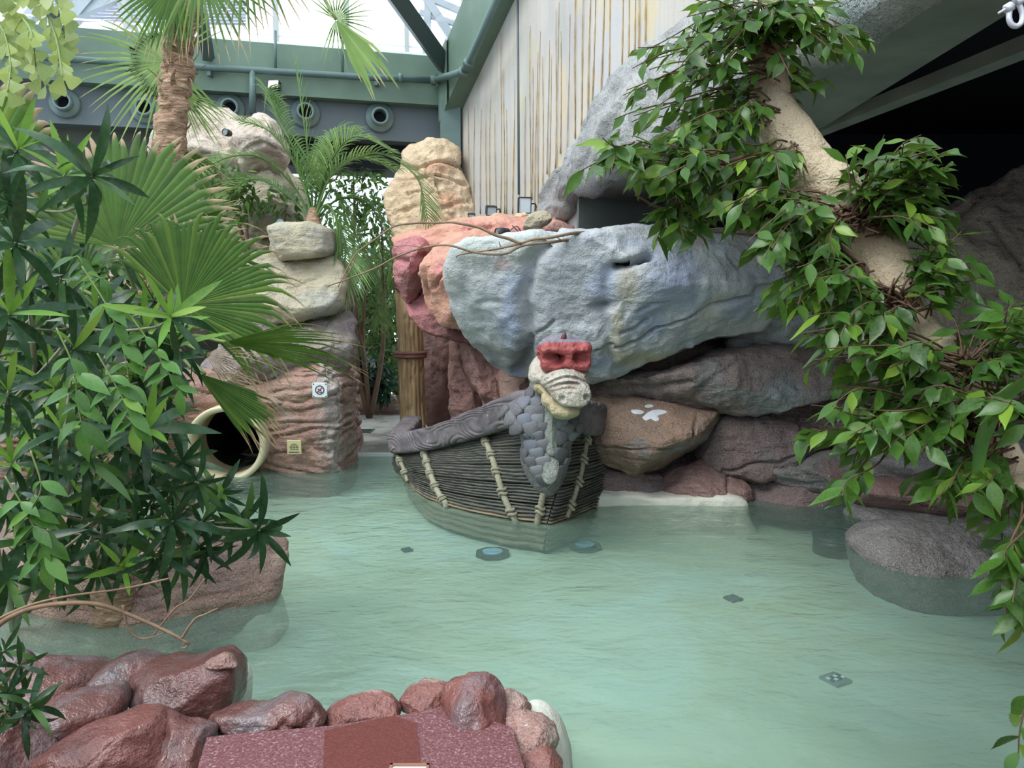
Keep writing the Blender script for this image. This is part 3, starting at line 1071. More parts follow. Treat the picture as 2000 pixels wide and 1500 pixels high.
rock('boulder', 'grey tongue-shaped rock above the waterline, left of the long red slab', [
    (1490, 928), (1550, 906), (1604, 886), (1660, 884), (1692, 900), (1690, 940), (1620, 952), (1540, 950)], 7.8, 0.40, RM['slate'], amp=0.02, seed=20, strata=(0.025, 6), slope=(-0.1, 0))
rock('boulder', 'dark layered rock at the waterline below the grey tongue-shaped rock', [
    (1456, 948), (1500, 938), (1560, 944), (1690, 940), (1694, 1020), (1600, 1020), (1458, 1010)], 7.85, 0.32, RM['plum'], amp=0.018, seed=21, strata=(0.03, 8), slope=(-0.1, 0), e=0.5)
rock('boulder', 'long slate-grey block above the long red slab by the pool edge', [
    (1690, 892), (1780, 874), (1900, 866), (2080, 860), (2080, 936), (1900, 944), (1692, 944)], 7.3, 0.42, RM['slate'], amp=0.025, seed=22, strata=(0.025, 6), slope=(-0.12, 0), e=0.5)
rock('boulder', 'long red-brown slab just above the water on the right', [
    (1690, 948), (1850, 940), (2080, 934), (2080, 1004), (1900, 1012), (1700, 1000)], 7.15, 0.45, RM['redslab'], amp=0.016, seed=23, strata=(0.015, 7), slope=(-0.12, 0), e=0.45)
rock('boulder', 'low grey-brown footing under the long red slab', [
    (1690, 998), (1850, 1008), (2080, 1006), (2080, 1070), (1900, 1068), (1690, 1040)], 7.05, 0.45, RM['slate'], amp=0.02, seed=24, slope=(-0.12, 0), e=0.5)
rock('boulder', 'big dark grey-brown rock beyond the ficus trunk under the dark opening', [
    (1690, 580), (1740, 480), (1800, 432), (1850, 410), (1900, 386), (1960, 360), (2110, 325), (2110, 760), (1950, 770), (1720, 760), (1680, 680)],
    7.3, 0.6, RM['upright'], slope=(-0.2, 0.15), amp=0.04, seed=26, res=(200, 100), e=0.6,
    cracks=[([(1835, 432), (1885, 408), (1950, 372), (2030, 340)], 0.02, 0.07), ([(1910, 430), (1925, 480), (1930, 560)], 0.02, 0.05), ([(1945, 520), (2050, 470)], 0.015, 0.05), ([(1850, 600), (1940, 560)], 0.012, 0.03)])
rock('boulder', 'shaded brown rock behind the lower ficus leaves', [
    (1750, 690), (1850, 690), (2090, 700), (2090, 880), (1900, 885), (1760, 890)], 7.6, 0.4, RM['plum'], amp=0.05, seed=27)
rock('boulder', 'pale-footed stone at the right edge behind the water boulder', [
    (1955, 1045), (2000, 1030), (2060, 1028), (2060, 1100), (1990, 1095), (1950, 1075)], 6.5, 0.3, RM['slate'], amp=0.02, seed=28)
rock('pool_edge', 'pale plaster pool edge below the rocks right of the boat', [
    (1120, 968), (1300, 962), (1440, 968), (1452, 1000), (1455, 1080), (1120, 1080)], 7.80, 0.20, RM['palebase'], amp=0.02, seed=29, e=0.22, cuts=0, cat='pool edge')
# boulder standing in the water
rock('water_boulder', 'rounded grey boulder standing in the water on the right', [
    (1660, 1062), (1690, 1035), (1750, 1021), (1830, 1019), (1900, 1030), (1930, 1052), (1942, 1090), (1940, 1160), (1915, 1185), (1850, 1195), (1760, 1192), (1700, 1168), (1672, 1120)],
    6.15, 0.66, RM['boulder'], slope=(0, 0), e=0.85, amp=0.022, freq=1.8, cuts=0, seed=31, res=(180, 90), cracks=[([(1870, 1030), (1885, 1060), (1880, 1100)], 0.05, 0.04)])

# white paint splash on the brown boulder
g = G('white_paint')
M['splash'] = g.done(g.bsdf(C(206, 210, 216), 0.6, g.bump(g.noise(60, 3), 0.4, 0.005)))
t3 = bvh(R3)
for k, pl in enumerate(([(1232, 802), (1244, 800), (1258, 804), (1252, 809), (1238, 808)], [(1259, 792), (1272, 790), (1276, 794), (1264, 797)],
                        [(1258, 812), (1268, 804), (1284, 800), (1304, 804), (1292, 810), (1284, 812), (1288, 820), (1280, 823), (1270, 818), (1262, 822), (1254, 816)])):
    pts = crom(pl, 24, True)
    c0 = pts.mean(0)
    vs = []
    for r in (0.02, 0.5, 1.0):
        for p in pts:
            q = c0 + (p - c0) * r
            h = hit(t3, q[0], q[1])
            vs.append(h[0] + h[1] * (0.008 if r < 1 else 0.002) if h else W(q[0], q[1], 7.5))
    F = grid_faces(24, 3, True)
    mk('paint_splash', vs, F, M['splash'], R3)

# ------------------------------------------------------------------ red and orange rocks left of the blue-grey boulder
rock('red_rock', 'broad pink-orange ledge below the floodlights', [
    (758, 452), (800, 440), (880, 426), (960, 420), (1050, 426), (1120, 450), (1100, 480), (1000, 500), (900, 505), (840, 492), (775, 484)],
    9.7, 0.55, RM['orange'], slope=(0, 0.3), amp=0.04, seed=41, res=(180, 80), cat='rock', cracks=[([(800, 470), (900, 455), (1000, 445)], 0.03, 0.03)])
rock('red_rock', 'dark pink knob of rock above the wooden post', [
    (770, 478), (792, 462), (822, 462), (836, 484), (832, 520), (822, 556), (806, 584), (788, 588), (776, 556), (768, 512)], 9.35, 0.42, RM['pinkred'], amp=0.03, seed=42,
    cracks=[([(772, 508), (800, 512), (832, 500)], 0.03, 0.06)])
rock('red_rock', 'tall orange rock with a crack beside the huge blue-grey boulder', [
    (832, 500), (850, 470), (900, 452), (960, 458), (985, 480), (960, 540), (930, 600), (905, 640), (868, 636), (836, 606), (822, 560)],
    9.0, 0.5, RM['orange'], slope=(0.1, 0.1), amp=0.035, seed=43, res=(140, 80), cracks=[([(850, 562), (862, 545), (880, 530)], 0.02, 0.07), ([(840, 500), (835, 560), (832, 600)], 0.025, 0.05)])
rock('red_rock', 'dark red rock in the shade right above the post', [
    (800, 560), (840, 560), (900, 620), (930, 660), (900, 668), (840, 650), (806, 620)], 9.5, 0.4, RM['pinkred'], amp=0.03, seed=44)
for k, (lab, ol, Y, sd) in enumerate((
        ('red-brown rock wall in the cave behind the post', [(828, 640), (880, 636), (912, 680), (915, 740), (905, 800), (890, 840), (840, 838), (832, 740)], 11.7, 51),
        ('red-brown slab of cave rock left of the dragon neck', [(890, 650), (930, 660), (960, 720), (975, 790), (960, 850), (890, 850), (880, 760)], 10.4, 52),
        ('rusty leaning rock under the huge blue-grey boulder', [(905, 640), (950, 690), (1000, 740), (1030, 780), (1020, 850), (975, 850), (945, 780), (915, 720)], 9.6, 53),
        ('tan ribbed rock just behind the dragon head', [(980, 735), (1020, 730), (1060, 740), (1060, 830), (1000, 830), (985, 780)], 9.0, 54))):
    rock('cave_rock', lab, ol, Y, 0.45, RM['cavered'] if k < 3 else RM['strata'], amp=0.045, seed=sd, back=0.8)
slab('wall_cave', [(-1.2, 12.5), (1.2, 11.3), (1.2, 11.6), (-1.2, 12.8)], 0, 2.9, RM['cavered'])

# ------------------------------------------------------------------ rocks at the back
rock('tan_rock', 'tall tan and orange rock pillar beside the mural wall', [
    (752, 385), (772, 350), (786, 326), (784, 296), (800, 283), (850, 280), (886, 284), (898, 300), (894, 330), (910, 356), (922, 380), (922, 480), (790, 488), (764, 440)],
    13.0, 0.7, RM['tan'], amp=0.05, cuts=3, e=0.36, seed=62, res=(220, 110), smooth_n=1, center=(840, 380), paint={'orange': [(862, 335, 26, 14), (880, 400, 30, 22), (860, 440, 40, 16)]},
    cracks=[([(784, 326), (820, 332), (860, 324), (898, 332)], 0.022, 0.09), ([(850, 358), (862, 372), (868, 394)], 0.022, 0.07), ([(770, 356), (860, 352), (915, 366)], 0.02, 0.08), ([(835, 326), (838, 355)], 0.018, 0.05),
            ([(775, 425), (820, 410), (850, 418), (915, 395)], 0.035, 0.05), ([(800, 386), (850, 380)], 0.02, 0.04)])
rock('tan_rock', 'pale pink-tan boulder high behind the tall palm trunk', [
    (285, 330), (320, 250), (370, 196), (425, 200), (470, 236), (500, 290), (490, 340), (420, 360), (320, 370)], 11.9, 0.6, RM['tanpink'], amp=0.06, seed=63, strata=(0.03, 2.5),
    cracks=[([(380, 240), (420, 260), (460, 300)], 0.04, 0.07)])
rock('tan_rock', 'rounded tan boulder left of the feather palm', [
    (452, 250), (475, 228), (520, 230), (548, 270), (556, 298), (545, 332), (500, 340), (462, 320)], 11.6, 0.5, RM['tanpink'], amp=0.045, seed=64, cracks=[([(500, 300), (530, 290), (556, 300)], 0.03, 0.06)])
rock('tan_rock', 'ochre rock in shade under the rounded tan boulder', [
    (440, 350), (500, 330), (548, 345), (575, 400), (560, 450), (470, 450), (430, 400)], 11.8, 0.5, RM['sand'], amp=0.06, seed=65)
rock('tan_rock', 'dark ochre rock mass behind the tall palm and the rounded tan boulder', [
    (230, 520), (270, 380), (320, 300), (420, 280), (520, 300), (580, 360), (600, 450), (590, 620), (240, 640)], 12.4, 0.7, RM['sand'], amp=0.09, seed=76, res=(150, 80), back=0.4)
# pedestal that carries the feather palm
rock('pedestal_rock', 'sandy cap stone under the feather palm', [
    (520, 478), (542, 448), (590, 440), (640, 445), (658, 468), (656, 500), (600, 512), (530, 510)], 10.05, 0.62, RM['sand'], amp=0.02, seed=66, e=0.34, cuts=1, smooth_n=1)
rock('pedestal_rock', 'round sandy-grey boulder below the cap stone of the feather palm', [
    (470, 520), (500, 502), (560, 496), (640, 500), (672, 528), (680, 580), (670, 606), (640, 618), (560, 630), (490, 620), (462, 570)], 10.0, 0.66, RM['sand'], amp=0.03, seed=67, res=(160, 80), cuts=2, e=0.42,
    cracks=[([(600, 560), (640, 545)], 0.03, 0.03)])
rock('pedestal_rock', 'grey-mauve overhanging rock above the square white sign', [
    (400, 700), (470, 640), (560, 628), (650, 612), (684, 606), (690, 660), (678, 715), (650, 752), (600, 762), (540, 772), (450, 770), (390, 750)],
    9.75, 0.6, RM['greyshade'], slope=(0, -0.15), amp=0.05, seed=68, res=(180, 90), strata=(0.03, 4))
rock('pedestal_rock', 'small rusty rock wedged between the overhang and the layered wall', [
    (420, 765), (500, 758), (560, 768), (585, 785), (560, 800), (500, 806), (430, 800)], 9.35, 0.25, RM['strata'], amp=0.025, seed=69)
rock('cave_rock', 'low red striped garden wall beyond the wet deck', [
    (640, 800), (665, 770), (700, 752), (730, 768), (760, 780), (810, 764), (850, 775), (850, 815), (640, 815)], 14.3, 0.35, RM['strata'], amp=0.04, seed=70, strata=(0.03, 7))
rock('cave_rock', 'dark arched rock in the garden behind the deck', [
    (650, 745), (665, 690), (695, 672), (725, 690), (740, 745)], 15.2, 0.4, RM['greyshade'], amp=0.06, seed=71)

# ------------------------------------------------------------------ layered red wall with the slide tube
TC = W(445, 866, 9.05)
TR = 0.46
right = onz(662, 926, 0.0)
plan = crom([(-9.9, 7.6, 0), (-7.5, 8.1, 0), (-5.6, 8.6, 0), (-4.6, 8.95, 0), (-3.4, 9.3, 0), (-2.6, right.y + 0.05, 0), (right.x - 0.16, right.y + 0.03, 0), (right.x - 0.02, right.y + 0.22, 0),
             (right.x + 0.0, right.y + 0.8, 0), (right.x - 0.15, 11.2, 0)], 520)
zs = np.linspace(-0.95, 1.25, 130)
V = np.concatenate([np.concatenate([plan[:, :2], np.full((len(plan), 1), z)], 1) for z in zs])
F = grid_faces(len(plan), len(zs))
nr = normals(V, F)
if nr[:, 1].mean() > 0:
    nr = -nr
    F = [f[::-1] for f in F]
h = V[:, 2] * 8.0 + 1.7 * fbm(V * np.array([0.55, 0.55, 2.2]), 4, 5) + 0.15 * V[:, 0]
fr_ = h - np.floor(h)
lay = _hash(np.floor(h).astype(np.int64), np.floor(V[:, 0] * 0.7 + 0.3 * h).astype(np.int64), np.zeros(len(h), np.int64), 4)
D = 0.05 * np.sin(PI * fr_) ** 0.7 - 0.03 + 0.012 * lay + 0.05 * fbm(V * 1.1, 4, 9) + 0.012 * fbm(V * 9, 3, 2)
dc = np.hypot(V[:, 0] - (right.x - 0.06), V[:, 1] - (right.y + 0.12))
crw = np.clip(1.25 - dc / 0.26 - 0.9 * np.clip(0.35 - V[:, 2], 0, 1), 0, 1)
D += crw * (0.035 * ridge(V * 6.5, 3, 21) + 0.03 * fbm(V * 11, 3, 22))
ntop = np.clip((V[:, 2] - 0.95) / 0.3, 0, 1)
V = V + nr * D[:, None] - nr * (ntop ** 2 * 0.25)[:, None]
V[:, 2] += 0.12 * fbm(V[:, [0, 0, 0]] * 0.9, 2, 3) * (V[:, 2] > 0.7)
cen = np.array(tuple(TC))
fc = V[[f[0] for f in F]]
keep = (fc[:, 0] - cen[0]) ** 2 + (fc[:, 2] - cen[2]) ** 2 > (TR - 0.03) ** 2
F = [f for f, k in zip(F, keep) if k]
LW = mk('wall_layered', V, F, RM['strata'], attr={'crust': crw})
LW['kind'] = 'structure'
tl = bvh(LW)

# slide tube
tb = thing('slide_tube', 'cream slide tube with a dark mouth opening into the pool', 'slide tube', (TC.x, TC.y, TC.z - TR))
ax = Vector((0.10, -1, 0)).normalized()
sx = Vector((1, 0.10, 0)).normalized()


def ringpts(r, d, n=56):
    return [TC + ax * d + sx * (r * math.cos(2 * PI * k / n)) + Vector((0, 0, r * math.sin(2 * PI * k / n))) for k in range(n)]


def rev(profile, n=56):
    v = []
    for r, d in profile:
        v += ringpts(r, d, n)
    return v, grid_faces(n, len(profile), True)


v, f = rev([(TR - 0.07, -0.15), (TR - 0.068, 0.10), (TR - 0.055, 0.125), (TR - 0.02, 0.13), (TR, 0.115), (TR + 0.005, 0.05), (TR, -0.35)])
mk('rim', v, f, M['cream'], tb)
M['tube_in'] = plain('tube_inside', C(190, 176, 140), 0.3)
v, f = rev([(TR - 0.07, -0.14), (TR - 0.07, -0.3), (TR - 0.07, -0.5)])
mk('lip', v, [q[::-1] for q in f], M['tube_in'], tb)
M['tube_shade'] = plain('tube_shade', C(34, 30, 28), 0.5)  # shade deep in the bore painted as a dark colour
v, f = rev([(TR - 0.07, -0.5), (TR - 0.07, -1.6), (TR - 0.07, -3.0)])
mk('bore', v, [q[::-1] for q in f], M['tube_shade'], tb)
v, f = rev([(TR - 0.07, -3.0), (0.001, -3.05)])
mk('bore_end', v, f, M['black'], tb)  # black disc stands for the darkness at the end of the bore

# ------------------------------------------------------------------ left ledge and foreground rim
rock('ledge_rock', 'long layered brown ledge in the pool under the leafy shrub', [
    (-60, 1130), (100, 1095), (300, 1075), (420, 1045), (490, 1052), (524, 1072), (538, 1104), (532, 1150), (520, 1200), (400, 1240), (200, 1260), (-60, 1270)],
    5.05, 0.42, RM['ledge'], slope=(0.08, 0.1), e=0.55, amp=0.022, seed=91, res=(220, 90), strata=(0.03, 9), center=(240, 1160), back=0.5)
slab('floor_planter', [(-9.5, 5.0), (-3.2, 5.3), (-2.6, 5.5), (-3.2, 6.4), (-4.4, 8.0), (-9.5, 8.0)], -0.95, 0.02, RM['ledge'])
FR = [
    ('dark red rock at the left edge above the hollow', [(-40, 1300), (0, 1286), (36, 1290), (58, 1315), (60, 1345), (20, 1360), (-40, 1360)], 3.75, 0.2, 'wetred'),
    ('flat dark red rock between the leaves and the big ribbed rock', [(-40, 1345), (50, 1312), (130, 1310), (196, 1312), (220, 1350), (170, 1385), (60, 1405), (-40, 1410)], 3.55, 0.25, 'wetred'),
    ('egg-shaped dark red rock leaning on the ribbed rock', [(182, 1342), (196, 1314), (245, 1293), (290, 1296), (312, 1310), (280, 1335), (232, 1356)], 3.5, 0.2, 'wetred'),
    ('big ribbed red rock at the corner of the rim', [(220, 1362), (262, 1325), (310, 1304), (365, 1300), (405, 1286), (445, 1282), (468, 1302), (472, 1350), (458, 1390), (420, 1418), (330, 1425), (240, 1400)], 3.4, 0.3, 'wetred'),
    ('small pale capstone on the tip of the ribbed rock', [(404, 1292), (425, 1278), (448, 1277), (462, 1290), (464, 1306), (440, 1304), (410, 1298)], 3.30, 0.07, 'palecap'),
    ('log-shaped dark red rock low on the left', [(60, 1412), (78, 1386), (130, 1366), (215, 1352), (232, 1372), (226, 1410), (190, 1445), (130, 1462), (82, 1452)], 3.2, 0.22, 'wetred'),
    ('big smooth reddish rock at the bottom left', [(40, 1520), (90, 1470), (190, 1424), (280, 1402), (318, 1418), (336, 1460), (345, 1560), (40, 1580)], 2.95, 0.28, 'wetredlight'),
    ('blunt grey-red rock beside the red floor', [(296, 1416), (355, 1418), (406, 1434), (411, 1455), (402, 1500), (385, 1560), (310, 1570), (320, 1460)], 2.95, 0.22, 'wetred'),
    ('dark rock in the bottom left corner', [(-40, 1425), (30, 1420), (70, 1445), (95, 1500), (80, 1580), (-40, 1580)], 2.9, 0.2, 'wetred'),
    ('long rim rock with a knob edging the red floor', [(398, 1424), (430, 1396), (520, 1386), (562, 1371), (596, 1367), (620, 1385), (633, 1406), (612, 1424), (540, 1434), (440, 1446), (402, 1442)], 3.12, 0.11, 'wetred'),
    ('rim rock with a pale sloping top', [(633, 1410), (650, 1385), (700, 1366), (738, 1360), (770, 1374), (782, 1392), (775, 1412), (720, 1426), (640, 1430)], 3.18, 0.12, 'rimred'),
    ('grainy round rim rock left of the biggest rim boulder', [(782, 1384), (790, 1358), (825, 1346), (868, 1346), (888, 1368), (878, 1400), (830, 1406), (792, 1402)], 3.25, 0.14, 'rimred'),
    ('biggest faceted rim boulder', [(860, 1376), (868, 1350), (900, 1337), (945, 1334), (975, 1352), (988, 1390), (980, 1425), (950, 1442), (900, 1436), (870, 1410)], 3.10, 0.19, 'wetredlight'),
    ('small rim stone behind the biggest rim boulder', [(975, 1375), (995, 1360), (1025, 1366), (1040, 1384), (1030, 1400), (995, 1402)], 3.2, 0.10, 'palecap'),
    ('rugged rim rock with a whitish top at the right end', [(982, 1425), (1000, 1404), (1045, 1406), (1080, 1425), (1092, 1460), (1080, 1486), (1030, 1482), (985, 1460)], 3.0, 0.16, 'palecap'),
    ('low rim stone at the bottom right end', [(1000, 1482), (1040, 1470), (1082, 1486), (1094, 1520), (1080, 1570), (1000, 1570)], 2.85, 0.15, 'rimred'),
]
for k, (lab, ol, Y, th, mt) in enumerate(FR):
    cr = []
    if 'ribbed rock at the corner' in lab:
        cr = [([(300, 1312), (290, 1360), (280, 1405)], 0.03, 0.04), ([(350, 1305), (340, 1360), (330, 1415)], 0.02, 0.035), ([(400, 1300), (390, 1350), (385, 1405)], 0.025, 0.04)]
    if 'knob' in lab:
        cr = [([(420, 1440), (520, 1418), (575, 1405), (610, 1398)], 0.016, 0.05), ([(560, 1385), (575, 1392), (600, 1390), (615, 1382)], 0.012, 0.03)]
    rock('rim_rock', lab, ol, Y, th, RM[mt], amp=0.014, freq=3.2, cuts=9, cutd=0.66, seed=101 + k, res=(110, 54), cracks=cr, e=0.62, group='rocks edging the red terrace')
rock('pool_edge', 'pale wet plaster base of the terrace rim going down into the water', [
    (1010, 1480), (1030, 1400), (1050, 1388), (1080, 1404), (1104, 1445), (1116, 1520), (1116, 1640), (1010, 1640)], 3.28, 0.22, RM['palebase'], amp=0.01, seed=131, cuts=0, e=0.5, cat='pool edge')
rock('pool_edge', 'pale wet plaster base under the big ribbed rock', [
    (300, 1400), (400, 1330), (462, 1310), (478, 1360), (470, 1420), (440, 1480), (300, 1500)], 3.55, 0.25, RM['palebase'], amp=0.01, seed=132, cuts=0, e=0.5, cat='pool edge')
rock('pool_edge', 'pale wet plaster base at the tip of the brown ledge', [
    (380, 1206), (460, 1186), (525, 1168), (546, 1196), (540, 1260), (400, 1300)], 5.25, 0.3, RM['palebase'], amp=0.01, seed=133, cuts=0, e=0.5, cat='pool edge')


# ------------------------------------------------------------------ dragon boat
g = G('boat_planks')
v = g.co(scale=(1.5, 1.5, 22))
n1 = g.noise(3, 3, 0.6, v)
c = g.ramp(n1, [(0.3, C(62, 62, 58)), (0.55, C(92, 92, 84)), (0.75, C(118, 116, 104))])
geo = g.nt.nodes.new('ShaderNodeNewGeometry')
sz = g.n('ShaderNodeSeparateXYZ')
g.nt.links.new(geo.outputs['Position'], sz.inputs[0])
wl_n = g.math('ADD', sz.outputs['Z'], g.rng(g.noise(5, 2), 0.3, 0.7, -0.03, 0.03))
c = g.mix(g.rng(wl_n, 0.055, 0.01, 0, 0.8), c, C(150, 132, 104))            # limy tide mark at the waterline
M['plank'] = g.done(g.bsdf(c, 0.6, g.bump(g.noise(30, 3, 0.6, g.co(scale=(1, 1, 5))), 0.5, 0.01)))
M['hull_dark'] = plain('hull_dark', C(40, 40, 38), 0.7)
g = G('carved_timber')
n1 = g.noise(5, 3, 0.6)
c = g.ramp(n1, [(0.3, C(84, 78, 82)), (0.7, C(122, 114, 116))])
c = g.mix(g.rng(g.noise(16, 3, 0.7), 0.64, 0.76), c, C(176, 174, 176))
M['timber'] = g.done(g.bsdf(c, 0.6, g.bump(g.noise(40, 3), 0.4, 0.008)))
M['rope'] = plain('rope', C(150, 146, 124), 0.8, bump=0.6, bscale=120, var=0.15, vscale=8)
M['rope_red'] = plain('rope_red', C(126, 84, 74), 0.8, bump=0.6, bscale=120, var=0.15, vscale=8)
g = G('scale_paint')
oi = g.nt.nodes.new('ShaderNodeObjectInfo')
c = g.ramp(oi.outputs['Random'], [(0.0, C(88, 86, 90)), (0.5, C(108, 106, 108)), (0.85, C(110, 114, 126)), (1.0, C(130, 130, 132))])
c = g.mix(g.rng(g.noise(24, 3, 0.7), 0.56, 0.72), c, C(166, 168, 174))
M['scale'] = g.done(g.bsdf(c, 0.55, g.bump(g.noise(60, 3), 0.5, 0.006)))
M['neck'] = rockmat('neck_cement', [C(86, 82, 86), C(104, 98, 102)], [(C(96, 76, 74), 3, 0.56, 0.7)], 0.1, 0.6, 0.65, 3)
M['belly'] = rockmat('belly_cement', [C(120, 126, 118), C(146, 150, 140)], [(C(150, 138, 118), 4, 0.58, 0.7)], 0.1, 0.6, 0.65, 5)
M['snout'] = rockmat('snout_cement', [C(168, 156, 142), C(196, 186, 170), C(206, 200, 186)], [(C(176, 140, 126), 7, 0.60, 0.72)], 0.05, 0.8, 0.7, 6, speck=(60, 0.62, 0.75, C(120, 108, 100)))
M['jaw'] = rockmat('jaw_cement', [C(150, 136, 104), C(190, 172, 128), C(206, 190, 146)], [(C(120, 116, 84), 6, 0.60, 0.72)], 0.05, 0.7, 0.65, 6)
g = G('brow_paint')
t = g.attr('tip')
red = g.ramp(g.noise(12, 3), [(0.3, C(146, 66, 66)), (0.7, C(184, 94, 92))])
top = g.mix(g.rng(g.noise(90, 2, 0.7), 0.45, 0.6), C(110, 112, 128), C(150, 134, 138))
tn = g.math('ADD', t, g.rng(g.noise(30, 3), 0.3, 0.7, -0.2, 0.2))
M['brow'] = g.done(g.bsdf(g.mix(g.rng(tn, 0.4, 0.6), red, top), 0.6, g.bump(g.noise(80, 3), 0.6, 0.006)))
M['horn'] = plain('horn', C(96, 50, 46), 0.55)
M['socket'] = plain('socket_shade', C(48, 22, 24), 0.7)  # shade deep in the eye sockets, put into the colour

NS = 260
top_c = [(772, 882, 9.05), (800, 882, 8.85), (835, 876, 8.6), (900, 860, 8.15), (970, 846, 7.72), (1030, 836, 7.38), (1066, 832, 7.22), (1078, 832, 7.18), (1092, 832, 7.22),
         (1118, 835, 7.42), (1148, 835, 7.75), (1170, 832, 8.15)]
bot_c = [(788, 930), (806, 950), (838, 975), (900, 996), (975, 1011), (1030, 1019), (1060, 1023), (1070, 1025), (1082, 1022), (1112, 1011), (1145, 998), (1168, 986)]
TOP = crom([W(*p) for p in top_c], NS)
BOT = crom([onz(x, y, 0) for x, y in bot_c], NS)
BOT[:, 2] = 0
kb = int(np.argmin(BOT[:, 1]))
CEN = np.array([-0.25, 8.9])


def hull(i, v):
    p = TOP[i] * (1 - v) + BOT[i] * v if v <= 1 else BOT[i] + np.array([0, 0, -(v - 1) * 0.9])
    o = p[:2] - CEN
    o = o / np.linalg.norm(o)
    b = 0.07 * math.sin(PI * min(v, 1.0)) if v <= 1 else -0.25 * (v - 1)
    return np.array([p[0] + o[0] * b, p[1] + o[1] * b, p[2]])


bo = W(960, 900, 8.2)
boat = thing('dragon_boat', 'weathered carved boat with a scaly dragon prow standing in the pool', 'boat', (bo.x, bo.y, -0.6))


def hull_patch(i0, i1, v0, v1, nv, disp, step=1):
    idx = list(range(i0, i1 + 1, step))
    P = np.array([[hull(i, v0 + (v1 - v0) * j / (nv - 1)) for i in idx] for j in range(nv)])
    V = P.reshape(-1, 3)
    F = grid_faces(len(idx), nv)
    nr = normals(V, F)
    out = V[:, :2] - CEN
    if (nr[:, :2] * out).sum() < 0:
        nr = -nr
        F = [f[::-1] for f in F]
    w = np.repeat(np.linspace(0, 1, nv), len(idx))
    u = np.tile(np.array(idx) / NS, nv)
    return V + nr * disp(u, w, V)[:, None], F


V, F = hull_patch(0, NS - 1, -0.02, 1.6, 30, lambda u, w, V: np.full(len(u), -0.03), 2)
hb_ = mk('hull_body', V, F, M['hull_dark'], boat)
edges = [0.0, 0.19, 0.40, 0.60, 0.80, 1.0, 1.3]
rw = random.Random(8)
for side in (0, 1):
    a, b = (0, kb) if side == 0 else (kb, NS - 1)
    for k in range(6):
        nre = (5, 6, 5, 6, 5, 4)[k]
        sd = k * 7 + side * 3

        def dsp(u, w, V, nre=nre, sd=sd):
            wob = 0.30 * fbm(np.stack([u * 16, w * 1.5, np.full(len(u), sd * 1.7)], 1), 3, sd)
            x = np.clip(w, 0, 1) * nre + wob * np.sin(PI * w)
            reed = np.abs(np.sin(PI * x)) ** 0.55
            edge = np.clip(np.minimum(w, 1 - w) / 0.07, 0, 1) ** 0.5
            return (0.042 * reed - 0.018) * edge - 0.032 * (1 - edge) + 0.012 * fbm(V * 4, 3, sd) + 0.004 * fbm(V * 30, 2, sd)
        V, F = hull_patch(a, b, edges[k], edges[k + 1], nre * 7 + 3, dsp)
        mk('hull_plank', V, F, M['plank'], boat)

# carved gunwales
def gunwale(ctrl, hh, dd, seed, n=260, m=132):
    P = crom([W(*p) for p in ctrl], n)
    H = np.interp(np.linspace(0, 1, n), np.linspace(0, 1, len(hh)), hh)
    T = np.gradient(P, axis=0)
    T /= np.linalg.norm(T, axis=1, keepdims=True)
    V = []
    for i in range(n):
        s = np.cross(T[i], (0, 0, 1.0))
        s /= np.linalg.norm(s)
        u = np.cross(s, T[i])
        endt = 1.0
        q = min(i, n - 1 - i) / 6.0
        if q < 1:
            endt = 0.72 + 0.28 * math.sqrt(max(0, 1 - (1 - q) ** 2))
        for k in range(m):
            a = 2 * PI * k / m
            ca, sa = math.cos(a), math.sin(a)
            e = 0.42
            V.append(P[i] + s * (dd * endt * math.copysign(abs(ca) ** e, ca)) + u * (H[i] * endt * math.copysign(abs(sa) ** e, sa)))
    V = np.array(V)
    F = grid_faces(m, n, True) + [tuple(range(m))[::-1], tuple((n - 1) * m + k for k in range(m))]
    nr = normals(V, [f for f in F if len(f) == 4])
    ctr = np.repeat(P, m, 0)
    if ((V - ctr) * nr).sum() < 0:
        nr = -nr
        F = [f[::-1] for f in F]
    kx = np.repeat(np.linspace(0, 1, n), m)
    f = V[:, 2] * 34 + 7.0 * fbm(np.stack([kx * 3.2 + seed, V[:, 2] * 2.6, V[:, 1] * 0.25], 1), 2, seed) + V[:, 1] * 3
    V = V + nr * (0.017 * (np.abs(np.sin(f * 2.3)) ** 0.6 - 0.6) + 0.008 * fbm(V * 3, 3, seed))[:, None]
    return V, F


V, F = gunwale([(774, 866, 9.02), (822, 860, 8.65), (880, 846, 8.2), (950, 822, 7.75), (1010, 800, 7.42), (1050, 790, 7.28)], [0.115, 0.125, 0.135, 0.15, 0.17], 0.14, 3)
mk('gunwale', V, F, M['timber'], boat)
V, F = gunwale([(1110, 805, 7.38), (1135, 815, 7.6), (1156, 818, 7.85), (1166, 816, 8.3)], [0.17, 0.17, 0.16, 0.15], 0.14, 9, 120, 132)
mk('gunwale', V, F, M['timber'], boat)
V, F = gunwale([(780, 860, 9.05), (792, 846, 9.5), (806, 826, 10.2)], [0.12, 0.11, 0.10], 0.13, 5, 90, 90)
mk('stern_rail', V, F, M['timber'], boat)
# floor boards inside
for k in range(5):
    p, q = W(800 + k * 34, 858 - k * 3, 9.3), W(835 + k * 36, 838, 9.9)
    mb = MB()
    mb.add(*beveled_box((p + q) / 2 + Vector((0, 0, -0.12)), (0.10, 0.5, 0.03), 0.008))
    mb.build('floor_board', M['plank'], boat, False)

